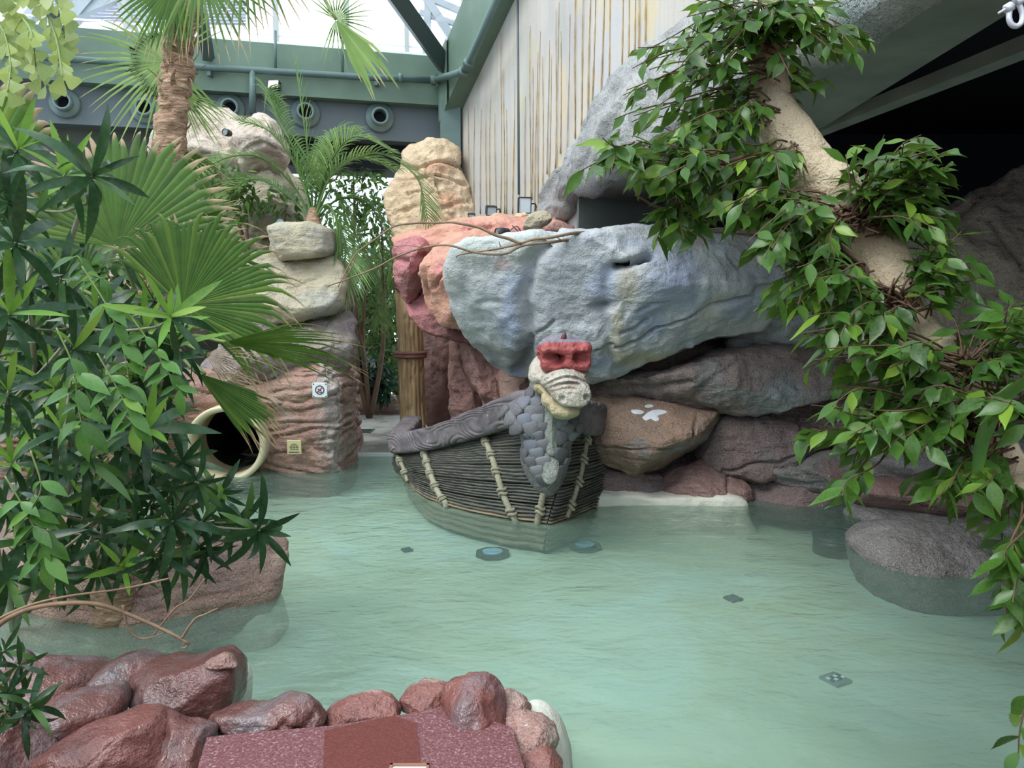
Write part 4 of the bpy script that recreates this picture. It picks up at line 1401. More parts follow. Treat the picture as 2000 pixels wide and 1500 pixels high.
# ropes on the hull
thb = bvh(hb_)
ropes = [[(783, 893), (790, 905), (798, 918), (806, 938)], [(834, 884), (842, 912), (855, 945), (866, 968), (880, 988)], [(952, 858), (966, 892), (978, 930), (990, 968), (1008, 1008), (1014, 1018)],
         [(1062, 962), (1058, 990), (1054, 1020)], [(1140, 846), (1132, 890), (1124, 930), (1112, 968), (1098, 1008)]]
for k, pl in enumerate(ropes):
    pts = []
    for q in crom(pl, 40):
        h = hit(thb, q[0], q[1])
        if h:
            pts.append(h[0] + h[1] * 0.055)
    P = crom(pts, 90)
    v, f = tube(P, 0.030 if k in (1, 2, 3) else 0.024, 12, twist=0.55)
    rp = mk('rope', v, f, M['rope'], boat)
    L = np.linalg.norm(np.diff(P, axis=0), axis=1).sum()
    nk = max(1, int(L / 0.22))
    for j in range(nk):
        c0 = P[int((j + 0.55) / nk * 89)]
        t_ = P[min(89, int((j + 0.55) / nk * 89) + 2)] - c0
        t_ /= max(np.linalg.norm(t_), 1e-6)
        a0 = np.cross(t_, (0, 1, 0))
        a0 /= np.linalg.norm(a0)
        b0 = np.cross(t_, a0)
        mb = MB()
        for off in (-0.022, 0.022):
            ring = [c0 + t_ * (off + 0.012 * math.sin(x * 2)) + (a0 * math.cos(x) + b0 * math.sin(x)) * 0.036 for x in np.linspace(0, 2 * PI, 17)]
            mb.tube(ring, 0.017, 6, caps=False)
        mb.build('knot', M['rope'], rp)

# scaly neck
neck = rock('neck', None, [(1044, 742), (1030, 760), (1006, 780), (986, 796), (984, 822), (1012, 838), (1018, 866), (1017, 900), (1034, 936), (1052, 958), (1068, 968), (1086, 956),
                           (1102, 925), (1112, 890), (1118, 850), (1132, 835), (1134, 810), (1122, 790), (1124, 755), (1110, 740), (1080, 738)],
            7.22, 0.34, M['neck'], e=0.8, amp=0.01, cuts=0, seed=5, res=(120, 60), center=(1072, 850), parent=boat, cat=None, back=0.3, slope=(0.05, 0.10))
tn_ = bvh(neck)
# one scale: shield outline, domed
ol = [(-0.5, 0.12), (-0.25, 0.2), (0.25, 0.2), (0.5, 0.12), (0.52, -0.3), (0.34, -0.62), (0.0, -0.95), (-0.34, -0.62), (-0.52, -0.3)]
sv = [(0, -0.25, 0.16)] + [(x * 0.8, y * 0.8 - 0.05, 0.14) for x, y in ol] + [(x, y, 0.06) for x, y in ol] + [(x, y, -0.1) for x, y in ol]
n9 = len(ol)
sf = [(0, 1 + (k + 1) % n9, 1 + k) for k in range(n9)]
for r in range(2):
    sf += [(1 + r * n9 + k, 1 + r * n9 + (k + 1) % n9, 1 + (r + 1) * n9 + (k + 1) % n9, 1 + (r + 1) * n9 + k) for k in range(n9)]
scale_me = mesh_data('scale', sv, [f[::-1] for f in sf], M['scale'], True)
rs = random.Random(4)
row = 0
y = 748
while y < 945:
    x = 978 + (11.7 if row % 2 else 0)
    while x < 1140:
        belly = 1064 - (y - 800) * 0.02 < x < 1092 if y > 790 else 1066 < x < 1105
        narrow = y > 895 and (x < 1024 + (y - 895) * 0.6 or x > 1110 - (y - 895) * 0.6)
        h = hit(tn_, x, y)
        if h and not belly and not narrow and h[1].y < -0.15:
            nrm = h[1]
            flow = Vector((0.25 if x < 1064 else -0.25, 0, -1))
            if x < 1015 and y < 845:
                flow = Vector((-0.8, 0, -0.6))
            dn = (flow - nrm * flow.dot(nrm)).normalized()
            sxv = dn.cross(nrm).normalized()
            s_ = 0.132 * rs.uniform(0.92, 1.1)
            R = Matrix((sxv, -dn, nrm)).transposed().to_4x4()
            tilt = Matrix.Rotation(rs.uniform(0.16, 0.26), 4, 'X')
            Mx = Matrix.Translation(h[0] + nrm * 0.012) @ R @ tilt @ Matrix.Diagonal((s_, s_ * 1.0, s_ * 0.9, 1))
            place('scale', scale_me, Mx, boat)
        x += 23.5
    y += 16.5
    row += 1
for k, (ol, th) in enumerate((([(1062, 795), (1078, 790), (1094, 795), (1093, 840), (1090, 878), (1078, 892), (1066, 878), (1063, 840)], 0.05),
                              ([(1060, 880), (1076, 886), (1090, 880), (1091, 915), (1084, 935), (1074, 944), (1062, 938), (1056, 915)], 0.06))):
    c0 = hit(tn_, 1076, 840 if k == 0 else 915)
    rock('belly_plate', None, ol, c0[0].y - 0.0, th, M['belly'], amp=0.008, freq=5, cuts=3, seed=7 + k, res=(48, 26), parent=boat, cat=None, e=0.5, slope=(0, 0.10 if k == 0 else 0.25))


# head: smooth solid fields sampled along rays from a centre
def ell(P, c, r):
    r = np.array(r, dtype=float)
    return (np.linalg.norm((P - np.array(c)) / r, axis=1) - 1) * r.min()


def smin(a, b, k):
    h = np.clip(0.5 + 0.5 * (b - a) / k, 0, 1)
    return b * (1 - h) + a * h - k * h * (1 - h)


def smax(a, b, k):
    return -smin(-a, -b, k)


def rbox(P, c, h, r):
    q = np.abs(P - np.array(c)) - (np.array(h, dtype=float) - r)
    return np.linalg.norm(np.maximum(q, 0), axis=1) + np.minimum(q.max(1), 0) - r


def star(fn, cen, rmax, nu=150, nv=90):
    th = np.linspace(0.001, PI - 0.001, nv)
    ph = np.linspace(0, 2 * PI, nu, endpoint=False)
    T, Ph = np.meshgrid(th, ph, indexing='ij')
    D = np.stack([np.sin(T) * np.cos(Ph), np.cos(T), np.sin(T) * np.sin(Ph)], -1).reshape(-1, 3)
    lo = np.zeros(len(D))
    hi = np.full(len(D), rmax)
    found = np.zeros(len(D), bool)
    for r in np.linspace(rmax, 2, 70):
        d = fn(D * r + np.array(cen))
        new = (d < 0) & ~found
        lo[new] = r
        hi[new] = r + rmax / 70 * 1.05
        found |= new
    for _ in range(9):
        m = (lo + hi) / 2
        ins = fn(D * m[:, None] + np.array(cen)) < 0
        lo = np.where(ins, m, lo)
        hi = np.where(ins, hi, m)
    V = D * lo[:, None] + np.array(cen)
    F = grid_faces(nu, nv, True)
    vol = (V[[f[0] for f in F]] * np.cross(V[[f[1] for f in F]], V[[f[2] for f in F]])).sum()
    if vol < 0:
        F = [f[::-1] for f in F]
    return V, F


HC = W(1091, 738, 6.95)
HS = 6.95 / 1500
head = sub('head', boat, HC)


def to_w(V):
    yaw = math.radians(6)
    x, y, z = V[:, 0], V[:, 1], V[:, 2]
    return np.stack([HC.x + HS * (x * math.cos(yaw) - y * math.sin(yaw) * 0.5), HC.y + HS * (y + x * math.sin(yaw)), HC.z + HS * z], 1)


def f_skull(P):
    d = ell(P, (-4, 30, 14), (50, 46, 40))
    d = smin(d, ell(P, (6, -28, -2), (44, 48, 25)), 14)
    d = smin(d, ell(P, (18, -62, -26), (37, 30, 22)), 16)
    d = smin(d, ell(P, (2, -80, -28), (13, 11, 14)), 8)
    d = smin(d, ell(P, (40, -78, -25), (12, 11, 14)), 8)
    d = smin(d, ell(P, (22, -84, -40), (18, 10, 16)), 8)
    d = smin(d, ell(P, (-46, 8, 4), (13, 34, 20)), 10)
    d = smin(d, ell(P, (50, 8, 4), (12, 34, 20)), 10)
    for b in ((10, -84, -18), (24, -86, -17), (33, -84, -18)):
        d = smin(d, ell(P, b, (6, 6, 7)), 5)
    z = P[:, 2] + 0.010 * (P[:, 0] - 10) ** 2
    m = np.exp(-((P[:, 2] - 2) / 15) ** 2) * (P[:, 1] < -20) * np.clip(1 - np.abs(P[:, 0] - 8) / 46, 0, 1)
    d = d - 3.2 * m * np.sin(z * 0.62)
    d = smax(d, -ell(P, (-4, -92, -31), (7, 10, 6)), 3)
    d = smax(d, -ell(P, (43, -89, -28), (6, 10, 6)), 3)
    d = smax(d, -(P[:, 2] + 46 + 0.35 * np.abs(P[:, 0] - 16) * 0 + 0.0) * 1.0 - 0, 4)
    return d - 1.0 * vnoise(P * 0.09, 4) - 0.5 * vnoise(P * 0.25, 6)


V, F = star(f_skull, (6, -20, 0), 120, 190, 120)
mk('skull', to_w(V), F, M['snout'], head)


def f_brow(P):
    Q = P.copy()
    Q[:, 2] = Q[:, 2] + 0.06 * (Q[:, 1] + 10)
    d = rbox(Q, (10, -14, 44), (48, 36, 30), 13)
    d = smin(d, ell(P, (6, 14, 52), (46, 40, 34)), 12)
    d = smax(d, -ell(P, (-14, -50, 42), (22, 24, 15)), 5)
    d = smax(d, -ell(P, (38, -50, 44), (18, 24, 15)), 5)
    d = smax(d, -ell(P, (-8, -34, 43), (11, 16, 8)), 4)
    d = smax(d, -ell(P, (33, -34, 45), (10, 16, 8)), 4)
    d = smax(d, -ell(P, (-46, -8, 40), (12, 14, 13)), 4)
    d = smax(d, -ell(P, (12, -56, 16), (14, 22, 10)), 6)
    d = smin(d, ell(P, (-16, -46, 57), (20, 10, 6)), 6)
    d = smin(d, ell(P, (38, -46, 58), (17, 10, 6)), 6)
    return d - 2.0 * vnoise(P * 0.06, 9) - 0.9 * vnoise(P * 0.2, 3)


V, F = star(f_brow, (10, -8, 46), 100, 190, 120)
paint = np.clip((V[:, 2] - 62 - 0.16 * np.maximum(-V[:, 1] - 28, 0) * 2) / 8, 0, 1) + np.clip((V[:, 1] - 4) / 20, 0, 1)
mk('brow', to_w(V), F, M['brow'], head, attr={'tip': np.clip(paint, 0, 1)})


def f_jaw(P):
    d = ell(P, (4, -22, -44), (34, 40, 15))
    d = smin(d, ell(P, (-38, 4, -16), (13, 34, 14)), 10)
    d = smin(d, ell(P, (-20, -30, -40), (17, 30, 15)), 8)
    d = smin(d, ell(P, (6, -58, -58), (29, 24, 16)), 10)
    d = smin(d, ell(P, (38, -28, -42), (12, 28, 13)), 8)
    d = smin(d, ell(P, (48, 4, -20), (11, 32, 13)), 8)
    return d - 1.2 * vnoise(P * 0.1, 2)


V, F = star(f_jaw, (2, -24, -44), 100, 120, 70)
mk('lower_jaw', to_w(V), F, M['jaw'], head)
hp = to_w(np.array([[8.0, -14, 74], [8, -15, 79], [9, -16, 84], [10, -18, 90]]))
v, f = tube(hp, [0.030, 0.028, 0.020, 0.006], 12)
mk('horn', v, f, M['horn'], head)
for ex, ez in ((-7, 43), (31, 45)):
    P = to_w(np.array([[ex, -22.0, ez]]))[0]
    v = [(P[0] + 0.030 * math.cos(a) * r, P[1] + 0.03 * (1 - r), P[2] + 0.024 * math.sin(a) * r) for r in (0.05, 0.6, 1.0) for a in np.linspace(0, 2 * PI, 14, endpoint=False)]
    mk('eye_hole_shade', v, grid_faces(14, 3, True), M['socket'], head)  # dark dish set in the socket in place of shade

# ------------------------------------------------------------------ wooden post bound with rope
pY = 10.72
post = thing('wooden_post', 'tall fluted wooden post bound with rope behind the boat', 'post', (W(804, 860, pY).x, pY, 0.03))
px_, zt_ = W(802, 700, pY).x, W(802, 545, pY).z
rad0 = 24.5 * pY / 1500
n, m = 72, 70
V = []
for j in range(m):
    t = j / (m - 1)
    for k in range(n):
        a = 2 * PI * k / n
        r = rad0 * (0.98 + 0.05 * t)
        V.append((px_ + 0.03 * (1 - t) - 0.02 * t + r * math.cos(a), pY + r * math.sin(a), 0.03 + (zt_ - 0.03) * t))
V = np.array(V)
A = np.tile(np.arange(n) / n * 2 * PI, m)
F = grid_faces(n, m, True)
flute = np.abs(np.sin(A * 9)) ** 0.5 * 0.018 - 0.01 + 0.012 * fbm(np.stack([A * 3, V[:, 2] * 1.2, A * 0], 1), 3, 4)
flute -= 0.02 * (vnoise(np.stack([A * 5, V[:, 2] * 7, A * 0], 1), 7) > 0.72)
rr = np.stack([np.cos(A), np.sin(A), np.zeros(len(A))], 1)
V = V + rr * flute[:, None]
F += [tuple((m - 1) * n + k for k in range(n))]
g = G('post_wood')
c = g.ramp(g.noise(4, 3, 0.6, g.co(scale=(4, 4, 0.5))), [(0.3, C(134, 104, 76)), (0.55, C(178, 148, 110)), (0.75, C(206, 182, 146))])
c = g.mix(g.rng(g.noise(22, 3, 0.7), 0.68, 0.76), c, C(208, 194, 168))
M['post'] = g.done(g.bsdf(c, 0.65, g.bump(g.noise(12, 3, 0.6, g.co(scale=(3, 3, 0.3))), 0.5, 0.02)))
mk('shaft', V, F, M['post'], post)
for yy, tl_ in ((692, 0.0), (572, -0.12)):
    z0 = W(802, yy, pY).z
    mb = MB()
    for dz in (-0.022, 0.022):
        ring = [(px_ + (rad0 + 0.03) * math.cos(a), pY + (rad0 + 0.03) * math.sin(a), z0 + dz + tl_ * math.cos(a)) for a in np.linspace(0, 2 * PI, 49)]
        mb.tube(ring, 0.026, 8, caps=False, twist=0.8)
    mb.build('rope_ring', M['rope_red'], post)


# ------------------------------------------------------------------ leaves
LM = {}
LM['strap'] = leafmat('leaf_strap', C(20, 42, 34), C(36, 68, 44), C(84, 120, 56), 0.26, 0.2)
LM['strapnew'] = leafmat('leaf_strap_new', C(66, 112, 44), C(104, 152, 58), C(152, 184, 84), 0.32, 0.4)
LM['vine'] = leafmat('leaf_vine', C(48, 88, 40), C(70, 116, 52), C(116, 154, 66), 0.34, 0.25)
LM['ficus'] = leafmat('leaf_ficus', C(28, 60, 32), C(58, 98, 42), C(128, 160, 58), 0.26, 0.32)
LM['fan'] = leafmat('leaf_fan', C(42, 76, 26), C(64, 104, 36), C(112, 140, 56), 0.5, 0.35, tip=C(180, 156, 124), tipat=0.80)
LM['fanpale'] = leafmat('leaf_fan_pale', C(92, 130, 64), C(122, 158, 84), C(168, 190, 116), 0.5, 0.5, tip=C(196, 178, 140))
LM['straw'] = leafmat('leaf_straw', C(150, 122, 94), C(186, 160, 126), C(208, 188, 156), 0.6, 0.3, tip=C(190, 170, 140))
LM['feather'] = leafmat('leaf_feather', C(66, 100, 56), C(104, 138, 84), C(160, 184, 112), 0.4, 0.4, tip=C(170, 170, 120))
LM['fishtail'] = leafmat('leaf_fishtail', C(112, 140, 66), C(156, 176, 76), C(204, 212, 168), 0.4, 0.45)
LM['garden'] = leafmat('leaf_garden', C(30, 62, 34), C(64, 102, 52), C(132, 160, 84), 0.4, 0.35)
LM['dark'] = leafmat('leaf_dark', C(20, 44, 38), C(30, 62, 48), C(60, 100, 66), 0.3, 0.2)
M['bark_pale'] = rockmat('ficus_bark', [C(176, 152, 118), C(198, 176, 142), C(208, 190, 160)], [(C(150, 118, 86), 6, 0.60, 0.72)], 0.15, 0.5, 0.7, 5, speck=(70, 0.64, 0.72, C(110, 84, 62)), fine=160)
M['twig'] = plain('twig', C(132, 108, 84), 0.7, var=0.2, vscale=10, bump=0.4)
M['twig_dark'] = plain('twig_dark', C(92, 70, 52), 0.75, var=0.25, vscale=10, bump=0.4)
M['stem_green'] = plain('stem_green', C(118, 138, 78), 0.5, var=0.15, vscale=6)
M['stem_grey'] = plain('stem_grey', C(122, 124, 98), 0.6, var=0.2, vscale=8)
g = G('palm_trunk_fibre')
n1 = g.noise(14, 3, 0.65, g.co(scale=(1, 1, 3.2)), 0.5)
c = g.ramp(n1, [(0.3, C(112, 84, 66)), (0.55, C(164, 132, 106)), (0.75, C(198, 172, 146))])
M['fibre'] = g.done(g.bsdf(c, 0.8, g.bump(n1, 0.9, 0.03)))


def leaf_mesh(name, prof, arch, mat, fold=0.18, wave=0.0, seed=0):
    """unit leaf along +Y, normal +Z; prof = half widths along it, arch = how far the tip droops"""
    n = len(prof)
    V, F = [], []
    for i, w in enumerate(prof):
        t = i / (n - 1)
        y = t * (1 - 0.25 * abs(arch) * t)
        z = -arch * t * t * 0.5
        wz = wave * math.sin(t * 9 + seed)
        V += [(-w, y, z + fold * w + wz), (0, y, z), (w, y, z + fold * w - wz)]
    for i in range(n - 1):
        a = i * 3
        F += [(a, a + 1, a + 4, a + 3), (a + 1, a + 2, a + 5, a + 4)]
    return mesh_data(name, V, F, mat, True)


STRAP = [0.016, 0.040, 0.056, 0.060, 0.052, 0.032, 0.003]
OVATE = [0.012, 0.10, 0.165, 0.185, 0.155, 0.09, 0.03, 0.003]
ELL = [0.012, 0.11, 0.17, 0.18, 0.14, 0.07, 0.004]
def lset(nm, prof, mat, archs, fold=0.2, wave=0.0):
    return [leaf_mesh(nm, prof, a, mat, fold, wave, k) for k, a in enumerate(archs)]


L_STRAP = lset('strap_leaf', STRAP, LM['strap'], (0.3, 0.8, 1.3, 1.9))
L_NEW = lset('new_leaf', STRAP, LM['strapnew'], (0.05, 0.25, 0.5, 0.8))
L_VINE = lset('vine_leaf', ELL, LM['vine'], (0.2, 0.5, 0.8, 0.4), 0.25)
L_FICUS = lset('ficus_leaf', OVATE, LM['ficus'], (0.1, 0.35, 0.6, -0.1), 0.22, 0.012)
L_GARDEN = lset('garden_leaf', ELL, LM['garden'], (0.2, 0.5))
L_DARK = lset('dark_leaf', ELL, LM['dark'], (0.3, 0.8))


def lmat(p, d, n, L, wf=1.0):
    d = Vector(d).normalized()
    n = Vector(n)
    x = d.cross(n)
    if x.length < 1e-4:
        x = d.cross(Vector((0.3, 0.5, 0.8)))
    x.normalize()
    z = x.cross(d).normalized()
    R = Matrix((x, d, z)).transposed().to_4x4()
    return Matrix.Translation(Vector(p)) @ R @ Matrix.Diagonal((L * wf, L, L, 1))


class Foliage:
    """leaves of one plant; those that show largest become parts, the rest one mass"""
    def __init__(self):
        self.L = []

    def add(self, me, Mx):
        self.L.append((me, Mx))

    def finish(self, parent, limit=300, min_px=10, name='leaf'):
        sc = []
        for k, (me, Mx) in enumerate(self.L):
            p = Mx.translation + Mx.to_3x3() @ Vector((0, 0.5, 0))
            x, y, dpt = pxs(p)
            ln = Mx.to_3x3().col[1].length * FPX / dpt
            inside = -40 < x < 2040 and -40 < y < 1540
            sc.append((ln if inside else -1, k))
        sc.sort(reverse=True)
        single = [k for s, k in sc[:limit] if s >= min_px]
        ss = set(single)
        for k in single:
            me, Mx = self.L[k]
            place(name, me, Mx, parent)
        rest = [k for k in range(len(self.L)) if k not in ss]
        if rest:
            vs, fs, off = [], [], 0
            mats = []
            mi = []
            cache = {}
            for k in rest:
                me, Mx = self.L[k]
                if me.name not in cache:
                    co = np.empty(len(me.vertices) * 3)
                    me.vertices.foreach_get('co', co)
                    cache[me.name] = (co.reshape(-1, 3), [tuple(p.vertices) for p in me.polygons])
                co, pf = cache[me.name]
                A = np.array(Mx)
                vs.append(co @ A[:3, :3].T + A[:3, 3])
                fs += [tuple(i + off for i in f) for f in pf]
                m = me.materials[0]
                if m not in mats:
                    mats.append(m)
                mi += [mats.index(m)] * len(pf)
                off += len(co)
            o = mk('foliage', np.concatenate(vs), fs, mats, parent, mi=mi)
            o['kind'] = 'stuff'


def rvec(r):
    while True:
        v = Vector((r.uniform(-1, 1), r.uniform(-1, 1), r.uniform(-1, 1)))
        if 0.05 < v.length < 1:
            return v.normalized()


def curve(p, q, r, sag=0.0, wob=0.05, n=10):
    p, q = Vector(p), Vector(q)
    out = []
    L = (q - p).length
    o1, o2 = rvec(r) * wob * L, rvec(r) * wob * L
    for k in range(n):
        t = k / (n - 1)
        out.append(p.lerp(q, t) + o1 * math.sin(PI * t) + o2 * math.sin(2 * PI * t) * 0.5 + Vector((0, 0, sag * L * math.sin(PI * t))))
    return out


# ------------------------------------------------------------------ leafy shrub on the left
def rosette(fo, p, ax, r, size=0.24, n=15, new=0.3):
    ax = Vector(ax).normalized()
    u = ax.orthogonal().normalized()
    w = ax.cross(u)
    a0 = r.uniform(0, 6.28)
    for k in range(n):
        t = k / (n - 1)
        inc = math.radians(14 + 92 * t ** 0.8 + r.uniform(-8, 8))
        a = a0 + k * 2.39996
        rad = u * math.cos(a) + w * math.sin(a)
        d = ax * math.cos(inc) + rad * math.sin(inc)
        d.z -= 0.22 * t
        nn = ax * math.sin(inc) - rad * math.cos(inc)
        L = size * r.uniform(0.8, 1.15) * (0.62 + 0.5 * math.sin(PI * min(1, t * 0.8 + 0.15)))
        ms_ = L_NEW if t < new else L_STRAP
        fo.add(ms_[min(3, int(t * 3.2 + r.uniform(0, 0.9)))], lmat(Vector(p) - ax * (0.05 * t), d, nn, L, r.uniform(1.0, 1.35)))


def shrub(name, label, base, joints, tips, seed, size, n, cat='shrub', new_p=0.4, limit=300):
    """tips: (px, py, Y, axis px offset); branches run from the nearest joint"""
    r = random.Random(seed)
    t = thing(name, label, cat, base)
    fo = Foliage()
    J = [W(*j) for j in joints]
    for j in J:
        c_ = curve(base, j, r, 0.05, 0.05, 12)
        v, f = tube(c_, np.linspace(0.022, 0.012, 12), 7)
        mk('branch', v, f, M['stem_grey'], t)
    for (px, py, Y, dx, dy) in tips:
        p = W(px, py, Y)
        ax = (W(px + dx, py + dy, Y - 0.12) - p)
        if ax.length < 0.02:
            ax = Vector((0, -0.3, 1))
        ax.normalize()
        j = min(J, key=lambda q: (q - p).length)
        P0 = np.array([tuple(j), tuple(j.lerp(p, 0.5) + Vector((0, 0, -0.04))), tuple(p - ax * 0.08), tuple(p)])
        v, f = tube(crom(P0, 12), np.linspace(0.009, 0.005, 12), 6)
        mk('twig', v, f, M['stem_grey'], t)
        new = r.choice((0.12, 0.25, 0.45)) if r.random() < new_p else 0.0
        rosette(fo, p, ax, r, size * r.uniform(0.85, 1.15), n, new)
    fo.finish(t, limit)
    return t


rt = random.Random(21)
tipsA = []
for (x, y) in ((45, 285), (120, 330), (30, 395), (190, 350), (20, 470), (60, 540), (130, 530), (20, 620), (105, 610), (180, 600), (55, 690), (150, 680), (225, 650), (285, 640),
               (15, 760), (95, 760), (180, 740), (255, 720), (320, 700), (340, 605), (40, 830), (125, 840), (205, 815), (10, 900), (90, 900), (165, 890), (240, 880), (285, 800), (345, 660), (300, 850)):
    tipsA.append((x + rt.uniform(-14, 14), y + rt.uniform(-14, 14), rt.uniform(2.9, 4.0), rt.uniform(-10, 45), rt.uniform(-80, -20)))
for (x, y) in ((30, 560), (110, 570), (200, 640), (290, 600), (60, 650), (130, 740), (230, 780), (300, 760), (40, 720), (110, 830), (20, 800), (180, 860), (270, 900), (60, 930), (150, 940), (20, 360), (80, 390), (150, 430), (10, 440), (330, 820)):
    tipsA.append((x + rt.uniform(-14, 14), y + rt.uniform(-14, 14), rt.uniform(4.1, 4.7), rt.uniform(-30, 45), rt.uniform(-80, -10)))
shrub('leafy_shrub', 'tall shrub with dark glossy strap leaves filling the left side', Vector((-3.1, 4.6, 0.0)),
      [(-30, 700, 3.8), (60, 480, 3.7), (150, 640, 3.8), (60, 850, 3.9), (210, 760, 4.0), (160, 400, 3.8)], tipsA, 3, 0.25, 15)
tipsB = []
for (x, y) in ((20, 985), (90, 985), (160, 975), (230, 965), (300, 940), (355, 905), (395, 935), (425, 975), (50, 1060), (130, 1050), (200, 1045), (265, 1025), (330, 1010), (385, 1020), (440, 1030), (480, 1025), (500, 1045),
               (20, 1130), (110, 1120), (190, 1115), (250, 1100), (310, 1085), (360, 1080), (400, 1065), (290, 990), (350, 960), (215, 1010)):
    tipsB.append((x + rt.uniform(-10, 10), y + rt.uniform(-10, 10), rt.uniform(3.3, 4.2) + (0.4 if x > 400 else 0), rt.uniform(0, 70), rt.uniform(-45, 30)))
shrub('leafy_shrub', 'low dark strap-leaved shrub spreading over the brown ledge', Vector((-3.0, 4.9, 0.0)),
      [(60, 1010, 4.0), (200, 1010, 4.0), (320, 990, 4.1), (420, 1010, 4.4)], tipsB, 4, 0.23, 15, new_p=0.3)
tipsC = [(8, 1270, 2.75, 30, -40), (40, 1300, 2.75, 40, -10), (20, 1350, 2.7, 30, 20), (60, 1375, 2.7, 20, -60), (10, 1395, 2.7, 10, 40), (45, 1400, 2.7, 10, 50)]
shrub('leafy_shrub', 'small tuft of dark strap leaves in the bottom left corner', Vector((-2.05, 2.75, 0.3)), [(-30, 1330, 2.75)], tipsC, 5, 0.14, 11, new_p=0.0)

# light-green vine with paired oval leaves hanging through the shrub
rv = random.Random(31)
vt = thing('hanging_vine', 'pale green vine with paired oval leaves hanging before the dark shrub', 'vine', W(160, 560, 3.1))
fo = Foliage()
for (pl, Y, sz) in (([(160, 520), (215, 610), (245, 700), (252, 760)], 3.0, 0.139), ([(250, 610), (300, 680), (330, 730), (350, 760)], 3.0, 0.123), ([(190, 690), (230, 760), (250, 800), (262, 830)], 2.9, 0.139),
                   ([(110, 640), (145, 720), (150, 780), (160, 830)], 2.9, 0.164), ([(10, 930), (40, 980), (70, 1040), (90, 1090)], 2.8, 0.156), ([(130, 530), (150, 500), (170, 530), (200, 545)], 3.1, 0.115),
                   ([(60, 880), (80, 950), (60, 1010), (85, 1060)], 2.8, 0.139)):
    P = crom([W(x, y, Y) for x, y in pl], 26)
    v, f = tube(P, np.linspace(0.0035, 0.002, 26), 6)
    mk('stem', v, f, M['stem_green'], vt)
    for k in range(8, 26, 4):
        p = Vector(P[k])
        for s in (-1, 1):
            d = Vector((s * rv.uniform(0.5, 0.9), rv.uniform(-0.4, 0.1), rv.uniform(-0.9, -0.2)))
            fo.add(rv.choice(L_VINE), lmat(p, d, Vector((0.2 * s, -0.7, 0.7)), sz * rv.uniform(0.7, 1.1)))
    fo.add(L_VINE[1], lmat(P[-1], Vector((0.1, -0.2, -1)), Vector((0, -1, 0.2)), sz))
fo.finish(vt)

# bare twigs arching over the water, lower left
bt = thing('bare_branch', 'bare brown branch arching over the water at the lower left', 'branch', W(0, 1215, 3.0))
for pl, r0, r1 in (([(-40, 1250), (20, 1205), (90, 1182), (190, 1180), (280, 1212), (340, 1240), (370, 1258)], 0.013, 0.006), ([(240, 1182), (250, 1225), (275, 1247), (310, 1240), (320, 1235)], 0.006, 0.003),
                   ([(355, 1246), (380, 1210), (400, 1200), (425, 1188)], 0.006, 0.003), ([(300, 1240), (340, 1190), (370, 1170), (400, 1130)], 0.004, 0.003), ([(-30, 1222), (50, 1185), (130, 1165), (240, 1150), (330, 1130)], 0.006, 0.004),
                   ([(370, 1258), (362, 1265), (352, 1264)], 0.004, 0.003)):
    P = crom([W(x, y, 3.0) for x, y in pl], 40)
    v, f = tube(P, np.linspace(r0, r1, 40), 7)
    mk('limb', v, f, M['twig'], bt)


# ------------------------------------------------------------------ fan palms
def fan(hub, mid, side, R, span, nseg, split=0.55, droop=0.12, pleat=0.10, seed=0, tipbend=0.3, jit=0.1, wid=1.0, dens=None):
    """fan blade: joined pleats near the hub, free pointed tips beyond"""
    r = random.Random(seed)
    hub, mid, side = Vector(hub), Vector(mid).normalized(), Vector(side)
    side = (side - mid * side.dot(mid)).normalized()
    nrm = mid.cross(side).normalized()
    if nrm.y > 0:
        nrm = -nrm
    V, F, A = [], [], []
    rs_ = [0.03, 0.2, 0.4, split, split + (1 - split) * 0.3, split + (1 - split) * 0.6, split + (1 - split) * 0.85, 1.0]
    da = span / nseg
    for i in range(nseg):
        a = -span / 2 + (i + 0.5) * da
        ln = R * (1 - jit * r.random()) * (1 - 0.18 * (abs(a) / (span / 2 + 1e-6)) ** 2)
        tb_ = tipbend * r.uniform(0.4, 1.6)
        tw = r.uniform(-0.15, 0.15)
        b = len(V)
        for q in rs_:
            if q <= split:
                hw = math.tan(da / 2) * q * ln * wid
            else:
                hw = math.tan(da / 2) * split * ln * (1 - (q - split) / (1 - split)) ** 0.8 * 1.05 * wid
            d = mid * math.cos(a) + side * math.sin(a)
            pd = -mid * math.sin(a) + side * math.cos(a)
            bend = max(0, q - split) / (1 - split)
            c = hub + d * (q * ln) + pd * (tw * bend * ln * 0.3)
            c.z -= droop * ln * q * q + tb_ * bend * bend * ln * 0.35
            pl = pleat * hw * 2.2
            V += [c - pd * hw - nrm * pl * 0.5, c + nrm * pl * 0.5, c + pd * hw - nrm * pl * 0.5]
            A += [q, q, q]
        for j in range(len(rs_) - 1):
            k = b + j * 3
            F += [(k, k + 1, k + 4, k + 3), (k + 1, k + 2, k + 5, k + 4)]
    return V, F, A


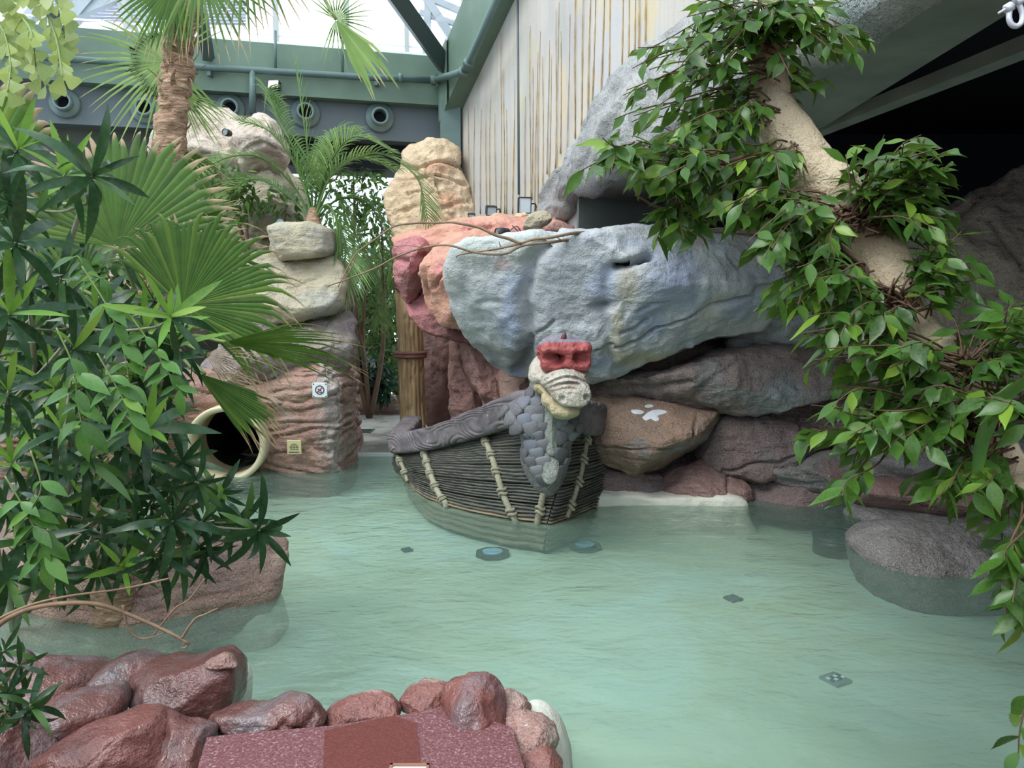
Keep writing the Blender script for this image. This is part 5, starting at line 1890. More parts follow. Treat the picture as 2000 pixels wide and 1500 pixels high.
def add_fan(palm, hubpx, Y, tippx, tipdY, span, nseg, mat, crown, sidepx=None, name='leaf_blade', **kw):
    hub = W(hubpx[0], hubpx[1], Y)
    tip = W(tippx[0], tippx[1], Y + tipdY)
    mid = tip - hub
    if sidepx is None:
        d = Vector((tippx[0] - hubpx[0], tippx[1] - hubpx[1]))
        sidepx = (hubpx[0] - d.y, hubpx[1] + d.x, kw.pop('sideY', 0.0))
    else:
        kw.pop('sideY', None)
    sd = W(sidepx[0], sidepx[1], Y + sidepx[2]) - hub
    V, F, A = fan(hub, mid, sd, mid.length, math.radians(span), nseg, **kw)
    bl = mk(name, V, F, mat, palm, attr={'tip': A})
    if crown is not None:
        mids = [Vector(crown), Vector(crown).lerp(hub, 0.5) + Vector((0, 0, 0.08)), hub]
        v, f = tube(crom(mids, 14), np.linspace(0.016, 0.010, 14), 7)
        mk('petiole', v, f, M['stem_green'], bl)
    return bl


p1 = thing('fan_palm', 'tall fan palm with a shaggy fibrous trunk at the upper left', 'palm', (-2.35, 5.25, 0.0))
tpx_ = [(372, -150), (362, -20), (352, 80), (346, 160), (336, 250), (326, 340), (312, 450), (300, 560)]
TP = [W(x, y, 5.2) for x, y in tpx_] + [Vector((-2.35, 5.25, 0.9)), Vector((-2.3, 5.25, 0.0))]
P = crom(TP, 150)
v, f = tube(P, np.interp(np.linspace(0, 1, 150), [0, 0.25, 0.6, 1], [0.075, 0.083, 0.092, 0.11]), 28, caps=True)
nr = normals(v, [q for q in f if len(q) == 4])
ax_ = np.repeat(P, 28, 0)
if ((v - ax_) * nr).sum() < 0:
    nr = -nr
v = v + nr * (0.018 * ridge(v * np.array([9, 9, 22]), 2, 3) + 0.014 * fbm(v * 14, 2, 5))[:, None]
mk('trunk', v, f, M['fibre'], p1)
rb = random.Random(6)
for k in range(58):
    i = rb.randint(4, 118)
    c0 = Vector(P[i])
    a = rb.uniform(0, 2 * PI)
    rad = Vector((math.cos(a), math.sin(a) - 0.3, 0)).normalized()
    L = rb.uniform(0.07, 0.15)
    q0 = c0 + rad * 0.075
    q1 = q0 + rad * 0.05 + Vector((0, 0, L * 0.7))
    q2 = q1 + rad * rb.uniform(0.0, 0.05) + Vector((rb.uniform(-0.03, 0.03), 0, L * 0.5 * rb.choice((1, 1, -0.6))))
    mb = MB()
    pts = crom([q0, q1, q2], 7)
    s_ = Vector((-rad.y, rad.x, 0))
    V = []
    for j, q in enumerate(pts):
        w_ = 0.022 * (1 - 0.75 * j / 6)
        V += [Vector(q) - s_ * w_, Vector(q) + rad * 0.006, Vector(q) + s_ * w_]
    F = []
    for j in range(6):
        b = j * 3
        F += [(b, b + 1, b + 4, b + 3), (b + 1, b + 2, b + 5, b + 4)]
    mk('leaf_stub', V, F, M['fibre'], p1)
cr1 = W(360, -60, 5.2)
FB = LM['fanpale']
add_fan(p1, (325, 122), 5.5, (132, 110), 0.0, 300, 44, FB, W(348, 60, 5.25), split=0.34, seed=1, droop=0.02, tipbend=0.25, wid=0.9, jit=0.2)
add_fan(p1, (345, -45), 5.0, (230, 70), 0.1, 130, 26, LM['fan'], cr1, split=0.5, seed=2, droop=0.05, tipbend=0.2)
add_fan(p1, (390, -60), 5.0, (500, 90), -0.1, 150, 26, LM['fan'], cr1, split=0.42, seed=3, droop=0.06, tipbend=0.3, jit=0.25)
add_fan(p1, (480, -120), 4.9, (600, 60), -0.1, 120, 20, LM['fan'], cr1, split=0.4, seed=4, droop=0.06, tipbend=0.3, jit=0.25)
add_fan(p1, (656, 38), 4.8, (770, 186), 0.0, 40, 9, FB, None, split=0.65, seed=5, droop=0.0, tipbend=0.15, jit=0.3)
add_fan(p1, (656, 38), 4.82, (752, 8), 0.0, 280, 26, FB, W(520, -140, 4.9), split=0.25, seed=6, droop=0.04, tipbend=0.2, jit=0.35, wid=0.9)
add_fan(p1, (350, 180), 5.4, (450, 265), 0.1, 70, 12, FB, W(340, 240, 5.3), split=0.35, seed=7, droop=0.05, jit=0.3)
add_fan(p1, (345, 290), 5.3, (440, 400), 0.1, 80, 14, LM['fan'], W(330, 330, 5.25), split=0.4, seed=17, droop=0.08, jit=0.3)

p2 = thing('fan_palm', 'short fan palm with big dark green blades and frayed brown tips', 'palm', (-2.55, 4.75, 0.0))
cr2 = W(300, 700, 4.6)
v, f = tube(crom([cr2 + Vector((0, 0, 0.15)), cr2, Vector((-2.5, 4.72, 0.7)), Vector((-2.55, 4.75, 0.0))], 40), np.linspace(0.09, 0.13, 40), 16)
mk('trunk', v + 0.012 * fbm(v * 12, 3, 4)[:, None], f, M['fibre'], p2)
FD = LM['fan']
add_fan(p2, (228, 482), 4.35, (262, 205), 0.15, 176, 34, FD, cr2, split=0.72, seed=11, droop=0.05, tipbend=0.2, pleat=0.22)
add_fan(p2, (357, 598), 4.2, (535, 400), 0.05, 185, 48, FD, cr2, split=0.66, seed=12, droop=0.08, tipbend=0.55, pleat=0.22, jit=0.2)
add_fan(p2, (300, 520), 4.45, (560, 440), 0.0, 70, 22, FD, cr2, split=0.6, seed=13, droop=0.04, tipbend=0.4, jit=0.25, pleat=0.22)
add_fan(p2, (440, 668), 4.15, (742, 676), 0.0, 46, 22, FD, cr2, split=0.55, seed=14, droop=0.03, tipbend=0.3, jit=0.25, pleat=0.2, sidepx=(440, 780, 0.3))
add_fan(p2, (384, 728), 4.05, (562, 858), -0.05, 38, 18, FD, cr2, split=0.72, seed=15, droop=0.0, tipbend=0.25, jit=0.15, pleat=0.22)
add_fan(p2, (400, 690), 4.2, (600, 770), 0.0, 80, 14, LM['straw'], cr2, split=0.25, seed=16, droop=0.12, tipbend=0.6, jit=0.4, wid=0.55)
add_fan(p2, (400, 640), 4.25, (570, 560), 0.0, 60, 12, LM['straw'], cr2, split=0.3, seed=18, droop=0.15, tipbend=0.8, jit=0.4, wid=0.5)
add_fan(p2, (400, 730), 4.1, (590, 800), 0.0, 60, 12, LM['straw'], cr2, split=0.3, seed=19, droop=0.1, tipbend=0.5, jit=0.4, wid=0.5)
add_fan(p2, (-60, 380), 3.9, (55, 130), 0.0, 55, 9, FD, W(-160, 620, 4.2), split=0.8, seed=20, droop=0.0, pleat=0.25)
add_fan(p2, (380, 470), 4.5, (420, 330), 0.1, 80, 16, FD, cr2, split=0.55, seed=22, droop=0.05, tipbend=0.4, jit=0.25)
add_fan(p2, (150, 560), 4.8, (60, 440), 0.1, 140, 20, FD, cr2, split=0.5, seed=23, droop=0.05, tipbend=0.3, jit=0.25)


# ------------------------------------------------------------------ feathered palms
def frond(ctrl, nleaf, L, wid, seed, back=0.55, droop=0.3, start=0.22):
    r = random.Random(seed)
    P = crom(ctrl, 60)
    T = np.gradient(P, axis=0)
    T /= np.linalg.norm(T, axis=1, keepdims=True)
    v, f = tube(P, np.linspace(0.018, 0.004, 60), 6)
    mb = MB().add(v, f, np.full(len(v), 0.3))
    for k in range(nleaf):
        t = start + (1 - start) * k / (nleaf - 1)
        i = int(t * 59)
        tg = Vector(T[i])
        sd = tg.cross(Vector((0, 0, 1)))
        if sd.length < 0.1:
            sd = Vector((1, 0, 0))
        sd.normalize()
        up = sd.cross(tg).normalized()
        ll = L * (0.45 + 0.75 * math.sin(PI * min(1, 0.18 + 0.80 * (t - start) / (1 - start)))) * r.uniform(0.9, 1.05)
        for s in (-1, 1):
            d = (tg * back + sd * s * 0.75 + up * (0.32 + r.uniform(-0.1, 0.1))).normalized()
            wv_ = d.cross(up).normalized()
            V, A = [], []
            for q in (0, 0.35, 0.7, 1.0):
                c = Vector(P[i]) + d * (ll * q) - Vector((0, 0, droop * ll * q * q))
                w_ = wid * (0.6, 1.0, 0.75, 0.06)[int(q * 3 + 0.2)]
                V += [c - wv_ * w_ - up * w_ * 0.3, c, c + wv_ * w_ - up * w_ * 0.3]
                A += [q * 0.9] * 3
            F = []
            for j in range(3):
                b = j * 3
                F += [(b, b + 1, b + 4, b + 3), (b + 1, b + 2, b + 5, b + 4)]
            mb.add(V, F, A)
    return mb


fp = thing('feather_palm', 'small feather palm with arching fronds on the sandy cap stone', 'palm', W(612, 442, 10.3))
fb = W(612, 436, 10.3)
for k, (pl, dy) in enumerate(((((605, 330), (592, 230), (577, 128)), 0.0), (((585, 340), (530, 260), (462, 232)), -0.3), (((640, 330), (690, 268), (764, 292)), -0.2), (((650, 340), (735, 300), (812, 345), (838, 436)), -0.4),
                              (((570, 360), (500, 305), (420, 318), (390, 370)), -0.2), (((640, 350), (700, 310), (780, 330)), 0.4), (((625, 330), (655, 260), (700, 252)), 0.5), (((560, 380), (490, 350), (430, 400)), 0.5),
                              (((640, 400), (672, 470), (668, 560), (640, 630)), -0.5), (((660, 390), (720, 400), (760, 480), (772, 560)), 0.3), (((590, 330), (545, 230), (520, 170), (540, 220)), 0.3), (((650, 370), (690, 450), (730, 560), (740, 640)), 0.2))):
    n = len(pl)
    ctrl = [fb] + [W(x, y, 10.3 + dy * (i + 1) / n) for i, (x, y) in enumerate(pl)]
    frond(ctrl, 46 if k else 14, 0.42, 0.013, 40 + k, droop=0.35 if k else 0.05, back=0.7 if k else 1.6).build('frond', LM['feather'], fp, attr='tip')
v, f = tube([fb + Vector((0, 0, -0.12)), fb, fb + Vector((0, 0, 0.2))], [0.13, 0.11, 0.05], 12)
mk('trunk', v, f, M['fibre'], fp)

# fishtail palm hanging in from the upper left: wedge leaflets
ft = thing('fishtail_palm', 'yellow-green fishtail palm frond hanging in the top left corner', 'palm', W(30, -60, 3.6))
WEDGE = [0.02, 0.10, 0.20, 0.31, 0.40, 0.36]
wedges = [leaf_mesh('wedge_leaflet', WEDGE, a, LM['fishtail'], 0.05, 0.03, k) for k, a in enumerate((0.2, 0.5))]
rf_ = random.Random(12)
fo = Foliage()
for pl in (((-40, -40), (60, -20), (105, 60), (122, 150)), ((-60, -60), (10, 0), (50, 90), (95, 170)), ((-60, 20), (0, 50), (20, 120), (15, 180)), ((20, -80), (90, -40), (120, 20), (128, 90)), ((-40, -20), (25, 20), (60, 60), (70, 130))):
    P = crom([W(x, y, 3.6 + rf_.uniform(-0.2, 0.2)) for x, y in pl], 30)
    v, f = tube(P, np.linspace(0.008, 0.003, 30), 6)
    mk('rachis', v, f, M['stem_green'], ft)
    for k in range(4, 30, 2):
        for s in (-1, 1):
            d = Vector((s * rf_.uniform(0.2, 0.8), rf_.uniform(-0.4, 0.2), rf_.uniform(-1.0, -0.4)))
            fo.add(rf_.choice(wedges), lmat(P[k], d, Vector((rf_.uniform(-0.5, 0.5), -1, 0.3)), rf_.uniform(0.05, 0.10)))
fo.finish(ft, name='leaflet')


# ------------------------------------------------------------------ ficus on the right
fx = thing('weeping_fig', 'weeping fig with a pale slanting trunk in front of the rocks on the right', 'tree', (2.35, 1.25, 0.3))
trk = [(1480, -120, 2.95), (1488, -30, 2.92), (1496, 60, 2.9), (1500, 150, 2.88), (1515, 225, 2.85), (1556, 292, 2.8), (1606, 358, 2.75), (1660, 425, 2.7), (1716, 482, 2.65), (1738, 545, 2.6), (1764, 610, 2.55), (1826, 680, 2.45),
       (1880, 745, 2.4), (1930, 835, 2.3), (1988, 930, 2.2), (2080, 1040, 2.05)]
rpx = [34, 35, 37, 38, 42, 52, 56, 52, 44, 42, 40, 42, 40, 36, 36, 40]
TPt = [W(*p) for p in trk] + [Vector((2.05, 1.7, 0.75)), Vector((2.35, 1.25, 0.3))]
RR = [a * p[2] / 1500 for a, p in zip(rpx, trk)] + [0.09, 0.11]
P = crom(TPt, 200)
s0 = np.linspace(0, 1, len(TPt))
dl = np.concatenate([[0], np.cumsum([(b - a).length for a, b in zip(TPt[:-1], TPt[1:])])])
rad = np.interp(np.linspace(0, dl[-1], 200), dl, RR)
v, f = tube(P, rad, 32)
nr = normals(v, [q for q in f if len(q) == 4])
if ((v - np.repeat(P, 32, 0)) * nr).sum() < 0:
    nr = -nr
v = v + nr * (0.010 * fbm(v * 7, 3, 3))[:, None]
mk('trunk', v, f, M['bark_pale'], fx)
rg = random.Random(77)
for pl, r0, r1 in (([(1790, 600, 2.5), (1740, 570, 2.45), (1695, 548, 2.42), (1688, 520, 2.42), (1640, 480, 2.45), (1600, 440, 2.5)], 0.014, 0.006), ([(1520, 270, 2.8), (1470, 300, 2.6), (1380, 320, 2.5), (1270, 300, 2.5), (1150, 330, 2.5)], 0.009, 0.003),
                   ([(1600, 400, 2.7), (1500, 420, 2.6), (1400, 420, 2.6), (1300, 410, 2.6), (1240, 380, 2.6)], 0.009, 0.004), ([(1930, 860, 2.25), (1850, 870, 2.2), (1760, 850, 2.2), (1680, 900, 2.2)], 0.006, 0.003),
                   ([(1760, 620, 2.5), (1800, 540, 2.5), (1850, 480, 2.5)], 0.009, 0.004), ([(1660, 430, 2.65), (1720, 380, 2.6), (1780, 330, 2.6)], 0.009, 0.004)):
    PP = crom([W(*q) for q in pl], 40)
    v, f = tube(PP, np.linspace(r0, r1, 40), 8)
    mk('branch', v, f, M['twig_dark'], fx)
fo = Foliage()
tw = MB()


def spray(att, tgt, r, nl, L):
    """one leafy twig from att to tgt"""
    c_ = curve(att, tgt, r, 0.06, 0.08, 12)
    v, f = tube(c_, np.linspace(0.004, 0.0016, 12), 4, caps=False)
    tw.add(v, f)
    for k in range(nl):
        t = 0.35 + 0.65 * (k + r.uniform(0, 0.5)) / nl
        i = min(10, int(t * 11))
        p = c_[i].lerp(c_[i + 1], t * 11 - i)
        tg = (c_[i + 1] - c_[i]).normalized()
        s = 1 if k % 2 else -1
        sd = tg.cross(Vector((0, 0, 1)))
        if sd.length < 0.1:
            sd = Vector((1, 0, 0))
        sd.normalize()
        d = tg * 0.55 + sd * s * r.uniform(0.4, 0.9) + Vector((0, 0, -r.uniform(0.15, 0.75))) + rvec(r) * 0.3
        nn = Vector((0, -0.35, 0.9)) + rvec(r) * 0.7
        fo.add(r.choice(L_FICUS), lmat(p, d, nn, L * r.uniform(0.75, 1.15), r.uniform(0.9, 1.1)))


CL = [((1500, 60, 2.85), (1300, 110, 2.75), 90, 45, 6), ((1500, 40, 2.85), (1640, 60, 2.75), 60, 60, 6), ((1510, 180, 2.8), (1230, 210, 2.7), 50, 30, 4), ((1860, 700, 2.35), (1570, 640, 2.35), 60, 30, 4), ((1620, 420, 2.55), (1560, 470, 2.4), 100, 50, 6), ((1760, 610, 2.45), (1680, 620, 2.3), 80, 50, 6), ((1900, 780, 2.2), (1880, 800, 2.05), 100, 80, 9), ((1500, 40, 2.85), (1440, 60, 2.75), 120, 90, 15), ((1500, 80, 2.85), (1580, 80, 2.8), 95, 80, 11), ((1505, 130, 2.8), (1330, 190, 2.7), 130, 60, 9), ((1500, 60, 2.85), (1480, 10, 2.8), 150, 40, 10), ((1510, 200, 2.8), (1590, 190, 2.75), 50, 60, 4),
      ((1510, 230, 2.8), (1390, 240, 2.65), 120, 60, 13), ((1400, 320, 2.5), (1300, 300, 2.5), 120, 55, 14), ((1250, 300, 2.5), (1195, 315, 2.5), 70, 45, 6), ((1540, 300, 2.7), (1450, 350, 2.55), 110, 70, 15), ((1400, 420, 2.6), (1340, 415, 2.6), 90, 55, 9),
      ((1320, 400, 2.6), (1290, 450, 2.6), 50, 45, 4), ((1600, 400, 2.6), (1500, 430, 2.5), 110, 60, 14), ((1660, 430, 2.6), (1750, 350, 2.6), 110, 85, 18), ((1720, 400, 2.6), (1810, 310, 2.6), 60, 60, 7), ((1700, 440, 2.55), (1800, 420, 2.5), 70, 50, 9),
      ((1650, 440, 2.55), (1590, 490, 2.45), 110, 60, 15), ((1690, 540, 2.45), (1570, 560, 2.4), 90, 50, 10), ((1740, 590, 2.45), (1620, 600, 2.4), 100, 50, 10), ((1780, 560, 2.5), (1850, 520, 2.45), 70, 70, 13), ((1800, 600, 2.45), (1790, 560, 2.35), 60, 60, 5),
      ((1860, 720, 2.35), (1700, 670, 2.3), 120, 50, 9), ((1880, 720, 2.3), (1640, 690, 2.3), 90, 40, 6), ((1890, 720, 2.3), (1930, 640, 2.25), 90, 60, 13), ((1890, 740, 2.3), (1800, 740, 2.2), 120, 60, 12), ((1910, 800, 2.25), (1700, 790, 2.2), 110, 45, 9),
      ((1760, 850, 2.2), (1640, 840, 2.2), 80, 40, 8), ((1920, 830, 2.25), (1790, 850, 2.15), 120, 60, 11), ((1940, 850, 2.2), (1950, 780, 2.1), 70, 80, 10), ((1960, 890, 2.15), (1870, 940, 2.1), 90, 50, 9), ((1980, 920, 2.1), (1970, 990, 2.1), 50, 50, 5),
      ((1700, 880, 2.2), (1655, 950, 2.2), 22, 35, 3), ((1990, 1000, 2.0), (1960, 1110, 2.0), 35, 40, 3), ((2010, 1080, 2.0), (1970, 1215, 2.0), 35, 35, 3), ((2020, 1300, 1.95), (1985, 1490, 1.95), 20, 20, 1)]
TRKPX = [pxs(Vector(q)) for q in P[::3]]
for (a, c0, rx, ry, n) in CL:
    A = W(*a)
    for k in range(int(n * 1.45)):
        th, q = rg.uniform(0, 2 * PI), math.sqrt(rg.random())
        n_ = n
        tgt = W(c0[0] + rx * 1.1 * q * math.cos(th), c0[1] + ry * 1.1 * q * math.sin(th), c0[2] + rg.uniform(-0.22, 0.18))
        tx, ty, _ = pxs(tgt)
        if ty > 120 and min(math.hypot(tx - q_[0], ty - q_[1]) for q_ in TRKPX) < 62 and rg.random() < 0.85:
            continue
        spray(A + rvec(rg) * 0.04, tgt, rg, rg.randint(5, 8), 0.10)
tw.build('twigs', M['twig_dark'], fx)['kind'] = 'stuff'
fo.finish(fx, 300)
# brown knots of cut twigs on the trunk
for (x, y, Y) in ((1484, 62, 2.8), (1668, 428, 2.58), (1742, 596, 2.42), (1905, 716, 2.25), (1885, 836, 2.2)):
    c0 = W(x, y, Y)
    mb = MB()
    for k in range(60):
        d = rvec(rg)
        d.y -= 0.4
        L = rg.uniform(0.03, 0.09)
        q = c0 + Vector((rg.uniform(-0.05, 0.05), rg.uniform(-0.02, 0.03), rg.uniform(-0.03, 0.03)))
        mb.tube([q, q + d * L * 0.5 + rvec(rg) * 0.01, q + d * L], [0.005, 0.004, 0.002], 4)
    mb.build('twig_knot', M['twig_dark'], fx)

# long strap leaf hanging in from the right edge
sl = thing('strap_leaf', 'single long grey-green strap leaf bending in from the right edge', 'leaf', W(2010, 735, 2.0))
P = crom([W(2080, 690, 1.9), W(2010, 738, 1.95), W(1955, 785, 2.0), W(1922, 850, 2.0), W(1908, 925, 2.0)], 30)
V, F = [], []
for i, p in enumerate(P):
    w_ = 0.022 * math.sin(PI * min(1, 0.25 + 0.75 * (1 - i / 29))) + 0.001
    tq_ = Vector(P[min(29, i + 1)] - P[max(0, i - 1)]).normalized()
    s_ = tq_.cross(Vector((0.2, -1, 0.3))).normalized()
    V += [Vector(p) - s_ * w_, Vector(p) + Vector((0, 0.006, 0)), Vector(p) + s_ * w_]
for j in range(29):
    b = j * 3
    F += [(b, b + 1, b + 4, b + 3), (b + 1, b + 2, b + 5, b + 4)]
mk('blade', V, F, LM['vine'], sl)


# ------------------------------------------------------------------ garden plants beyond
def bush(name, label, base, blobs, L, mats, seed, cat, stem=True, per=150, single=0):
    r = random.Random(seed)
    t = thing(name, label, cat, base)
    fo = Foliage()
    for (x, y, Y, rx, ry, n) in blobs:
        c0 = W(x, y, Y)
        ax, az = rx * Y / 1500, ry * Y / 1500
        if stem:
            v, f = tube(curve(base, c0, r, 0, 0.05, 10), np.linspace(0.05, 0.015, 10), 7)
            mk('stem', v, f, M['twig_dark'], t)
        for k in range(n):
            u = rvec(r) * (r.random() ** 0.4)
            p = c0 + Vector((u.x * ax, u.y * min(ax, az) * 0.8, u.z * az))
            d = u * 0.6 + rvec(r) * 0.7 + Vector((0, -0.2, -0.35))
            fo.add(r.choice(mats), lmat(p, d, Vector((0, -0.5, 0.8)) + rvec(r) * 0.6, L * r.uniform(0.7, 1.2)))
    fo.finish(t, single)
    return t


bush('garden_tree', 'slender garden tree in the opening behind the feather palm', Vector((-2.55, 13.6, 0.0)),
     [(700, 380, 13.8, 60, 55, 260), (745, 420, 13.8, 45, 50, 200), (660, 430, 14.0, 50, 60, 200), (720, 500, 13.8, 60, 60, 300), (690, 340, 14.2, 60, 30, 120)], 0.16, L_GARDEN, 51, 'tree')
bush('garden_tree', 'dense dark green tree behind the wooden post', Vector((-1.75, 14.6, 0.0)),
     [(740, 600, 14.4, 60, 70, 420), (700, 580, 14.8, 50, 60, 300), (760, 690, 14.4, 40, 50, 260), (770, 520, 14.6, 40, 60, 260), (720, 660, 14.8, 40, 50, 200), (745, 740, 14.4, 50, 36, 240)], 0.17, L_GARDEN, 52, 'tree')
bush('garden_shrub', 'dark drooping shrub hanging over the red garden wall', Vector((-2.6, 13.9, 0.3)),
     [(700, 735, 13.9, 14, 30, 50), (735, 725, 13.9, 26, 24, 80), (748, 760, 13.9, 14, 24, 40)], 0.26, L_DARK, 53, 'shrub')
bush('garden_shrub', 'hazy green bushes far left behind the strap-leaved shrub', Vector((-4.6, 7.6, 0.1)),
     [(60, 520, 7.6, 90, 60, 260), (220, 540, 7.6, 90, 60, 260), (120, 640, 7.4, 110, 60, 260), (300, 640, 7.4, 60, 60, 200), (40, 760, 7.0, 80, 80, 240), (220, 780, 7.0, 80, 70, 240), (60, 420, 7.8, 80, 40, 160)], 0.20, L_GARDEN, 54, 'shrub')
bush('garden_shrub', 'thin green bush below the rounded tan boulder', Vector((-3.6, 11.0, 1.6)),
     [(430, 350, 11.0, 60, 40, 140), (480, 390, 10.9, 50, 40, 140), (560, 400, 10.8, 40, 30, 60)], 0.16, L_GARDEN, 55, 'shrub')
bush('garden_hedge', 'tall dark hedge closing off the garden behind the deck', Vector((-2.6, 16.2, 0.0)),
     [(640, 640, 16.2, 70, 90, 320), (720, 600, 16.2, 80, 90, 420), (790, 620, 16.2, 60, 100, 320), (700, 710, 16.2, 80, 50, 260), (780, 710, 16.2, 60, 50, 260), (640, 540, 16.4, 60, 40, 140), (740, 520, 16.4, 70, 40, 160)], 0.30, L_GARDEN, 56, 'hedge', stem=False)


# ------------------------------------------------------------------ air nozzles on the back band
def revolve(c, axis, prof, n=36):
    axis = Vector(axis).normalized()
    u = axis.cross(Vector((0, 0, 1))).normalized()
    w = u.cross(axis)
    V = []
    for r, d in prof:
        for k in range(n):
            a = 2 * PI * k / n
            V.append(Vector(c) + axis * d + u * (r * math.cos(a)) + w * (r * math.sin(a)))
    return V, grid_faces(n, len(prof), True)


M['lens_dim'] = plain('spot_glass', C(120, 128, 130), 0.15)
M['nozzle'] = plain('nozzle_paint', C(108, 126, 124), 0.4)
names = ('round grey air nozzle at the far left above the strap-leaved shrub', 'round grey air nozzle left of the tall palm trunk', 'round grey air nozzle half hidden behind the pale pink-tan boulder',
         'round grey air nozzle right of the floodlight', 'round grey air nozzle nearest to the mural wall')
for (x, y), lab in zip(((128, 203), (285, 214), (450, 214), (597, 222), (741, 231)), names):
    c0 = onplane(x, y, BA + bn * 0.25, bn)
    s_ = c0.y / 1500
    t = thing('air_nozzle', lab, 'air nozzle', c0 - Vector((0, 0, 27 * s_)), 'round air nozzles in a row on the back wall')
    v, f = revolve(c0, -bn, [(27 * s_, 0.0), (27 * s_, 0.05), (25.5 * s_, 0.08), (18 * s_, 0.10), (17.5 * s_, 0.11)])
    mk('flange', v, f, M['nozzle'], t)
    v, f = revolve(c0, -bn, [(18 * s_, 0.06), (17.5 * s_, 0.16), (15.5 * s_, 0.20), (12.5 * s_, 0.21), (11.8 * s_, 0.18), (11.5 * s_, 0.02)])
    mk('collar', v, f, M['nozzle'], t)
    v, f = revolve(c0, -bn, [(11.5 * s_, 0.03), (0.001, 0.02)])
    mk('throat', v, f, M['black'], t)

# ------------------------------------------------------------------ pipes on the beam
def bpt(x, y, off):
    return onplane(x, y, BA - bn * off, bn)


pt = thing('sprinkler_pipe', 'long green-grey pipe running along the beam with drop pipes', 'pipe', bpt(500, 140, 0.1))
P = [bpt(-40, 100, 0.12), bpt(130, 115, 0.12), bpt(490, 137, 0.12), bpt(700, 150, 0.12), bpt(846, 157, 0.12)]
r_ = 0.055
v, f = tube(P, r_, 12)
mk('main_run', v, f, M['pipe_paint'], pt)
e0 = P[-1]
qa = onplane(905, 140, MA + mn * 0.42, mn)
qb = onplane(918, 118, MA + mn * 0.42, mn)
qc = onplane(978, -20, MA + mn * 0.42, mn)
v, f = tube([e0, qa], r_, 12)
mk('corner_run', v, f, M['pipe_paint'], pt)
v, f = tube([qa, qb, qc], r_, 12)
mk('side_run', v, f, M['pipe_paint'], pt)
for q, d in ((e0, Vector((1, 0, 0))), (P[-1] - bd * 0.55, bd), (e0 + (qa - e0) * 0.12, qa - e0), (qa, qc - qa), (qa + (qb - qa) * 0.8, qc - qa)):
    v, f = tube([q - d.normalized() * 0.035, q + d.normalized() * 0.035], r_ * 1.5, 12)
    mk('coupling', v, f, M['pipe_paint'], pt)
for (x, y0, y1, rr_) in ((493, 137, 222, 0.055), (538, 60, 134, 0.022), (669, 40, 148, 0.022)):
    v, f = tube([bpt(x, y0, 0.12), bpt(x, y1, 0.12)], rr_, 10)
    mk('drop_pipe', v, f, M['pipe_paint'], pt)
for x in (250, 410, 735):
    p = bpt(x, 122 + (x - 250) * 0.06, 0.06)
    MB().box(p + Vector((0, 0, -0.08)), (0.03, 0.07, 0.06)).build('bracket', M['pipe_paint'], pt, False)
# dark braces
br = thing('roof_brace', 'dark green slanting steel brace in the corner under the roof', 'brace', onplane(878, 142, BA - bn * 0.3, bn))
MB().bar(onplane(882, 146, BA - bn * 0.15, bn), onplane(735, -60, BA - bn * 1.2, bn), 0.24, 0.30, (0, 1, 0)).build('bar', M['dark_steel'], br, False)
br = thing('roof_brace', 'dark steel strut behind the tall palm under the roof', 'brace', onplane(405, 115, BA - bn * 0.15, bn))
MB().bar(onplane(408, 116, BA - bn * 0.1, bn), onplane(392, 20, BA - bn * 0.6, bn), 0.14, 0.14, (0, 1, 0)).build('bar', M['dark_steel'], br, False)
br = thing('roof_brace', 'dark steel strut at the far left under the roof', 'brace', onplane(120, 110, BA - bn * 0.15, bn))
MB().bar(onplane(124, 112, BA - bn * 0.1, bn), onplane(104, 20, BA - bn * 0.6, bn), 0.10, 0.12, (0, 1, 0)).build('bar', M['dark_steel'], br, False)


# ------------------------------------------------------------------ floodlights and spotlights
g = G('lamp_glow')
em = g.n('ShaderNodeEmission', None, Color=(1.0, 0.95, 0.88, 1), Strength=1.3)
M['glow'] = g.done(em.outputs[0])


def flood(label, px, py, Y, w, h, yaw, lens, tilt=0.1, arm=True):
    c0 = W(px, py, Y)
    s_ = Y / 1500
    hw, hh = w * s_ / 2, h * s_ / 2
    R = (Matrix.Rotation(yaw, 4, 'Z') @ Matrix.Rotation(tilt, 4, 'X')).to_3x3()
    t = thing('floodlight', label, 'floodlight', c0 - Vector((0, 0, hh)))
    mb = MB()
    mb.add(*beveled_box(c0 + R @ Vector((0, 0.05, 0)), (hw, 0.045, hh), 0.012, R))
    mb.build('housing', M['black_plastic'], t, False)
    fr_ = MB()
    bw = 0.12 * hw
    for sx_ in (-1, 1):
        fr_.box(c0 + R @ Vector((sx_ * (hw - bw / 2), -0.005, 0)), (bw / 2, 0.014, hh), R)
        fr_.box(c0 + R @ Vector((0, -0.005, sx_ * (hh - bw / 2))), (hw - bw, 0.014, bw / 2), R)
    fr_.build('bezel', M['black_plastic'], t, False)
    mb = MB().box(c0 + R @ Vector((0, 0.0, 0)), (hw * 0.88, 0.008, hh * 0.88), R)
    mb.build('lens', lens, t, False)
    if arm:
        P = [c0 + R @ Vector((hw, 0.03, 0.2 * hh)), c0 + R @ Vector((hw * 1.9, 0.1, 0.15 * hh)), c0 + R @ Vector((hw * 2.0, 0.1, -hh))]
        v, f = tube(crom(P, 12), 0.010, 6)
        mk('bracket', v, f, M['black_plastic'], t)
    return t


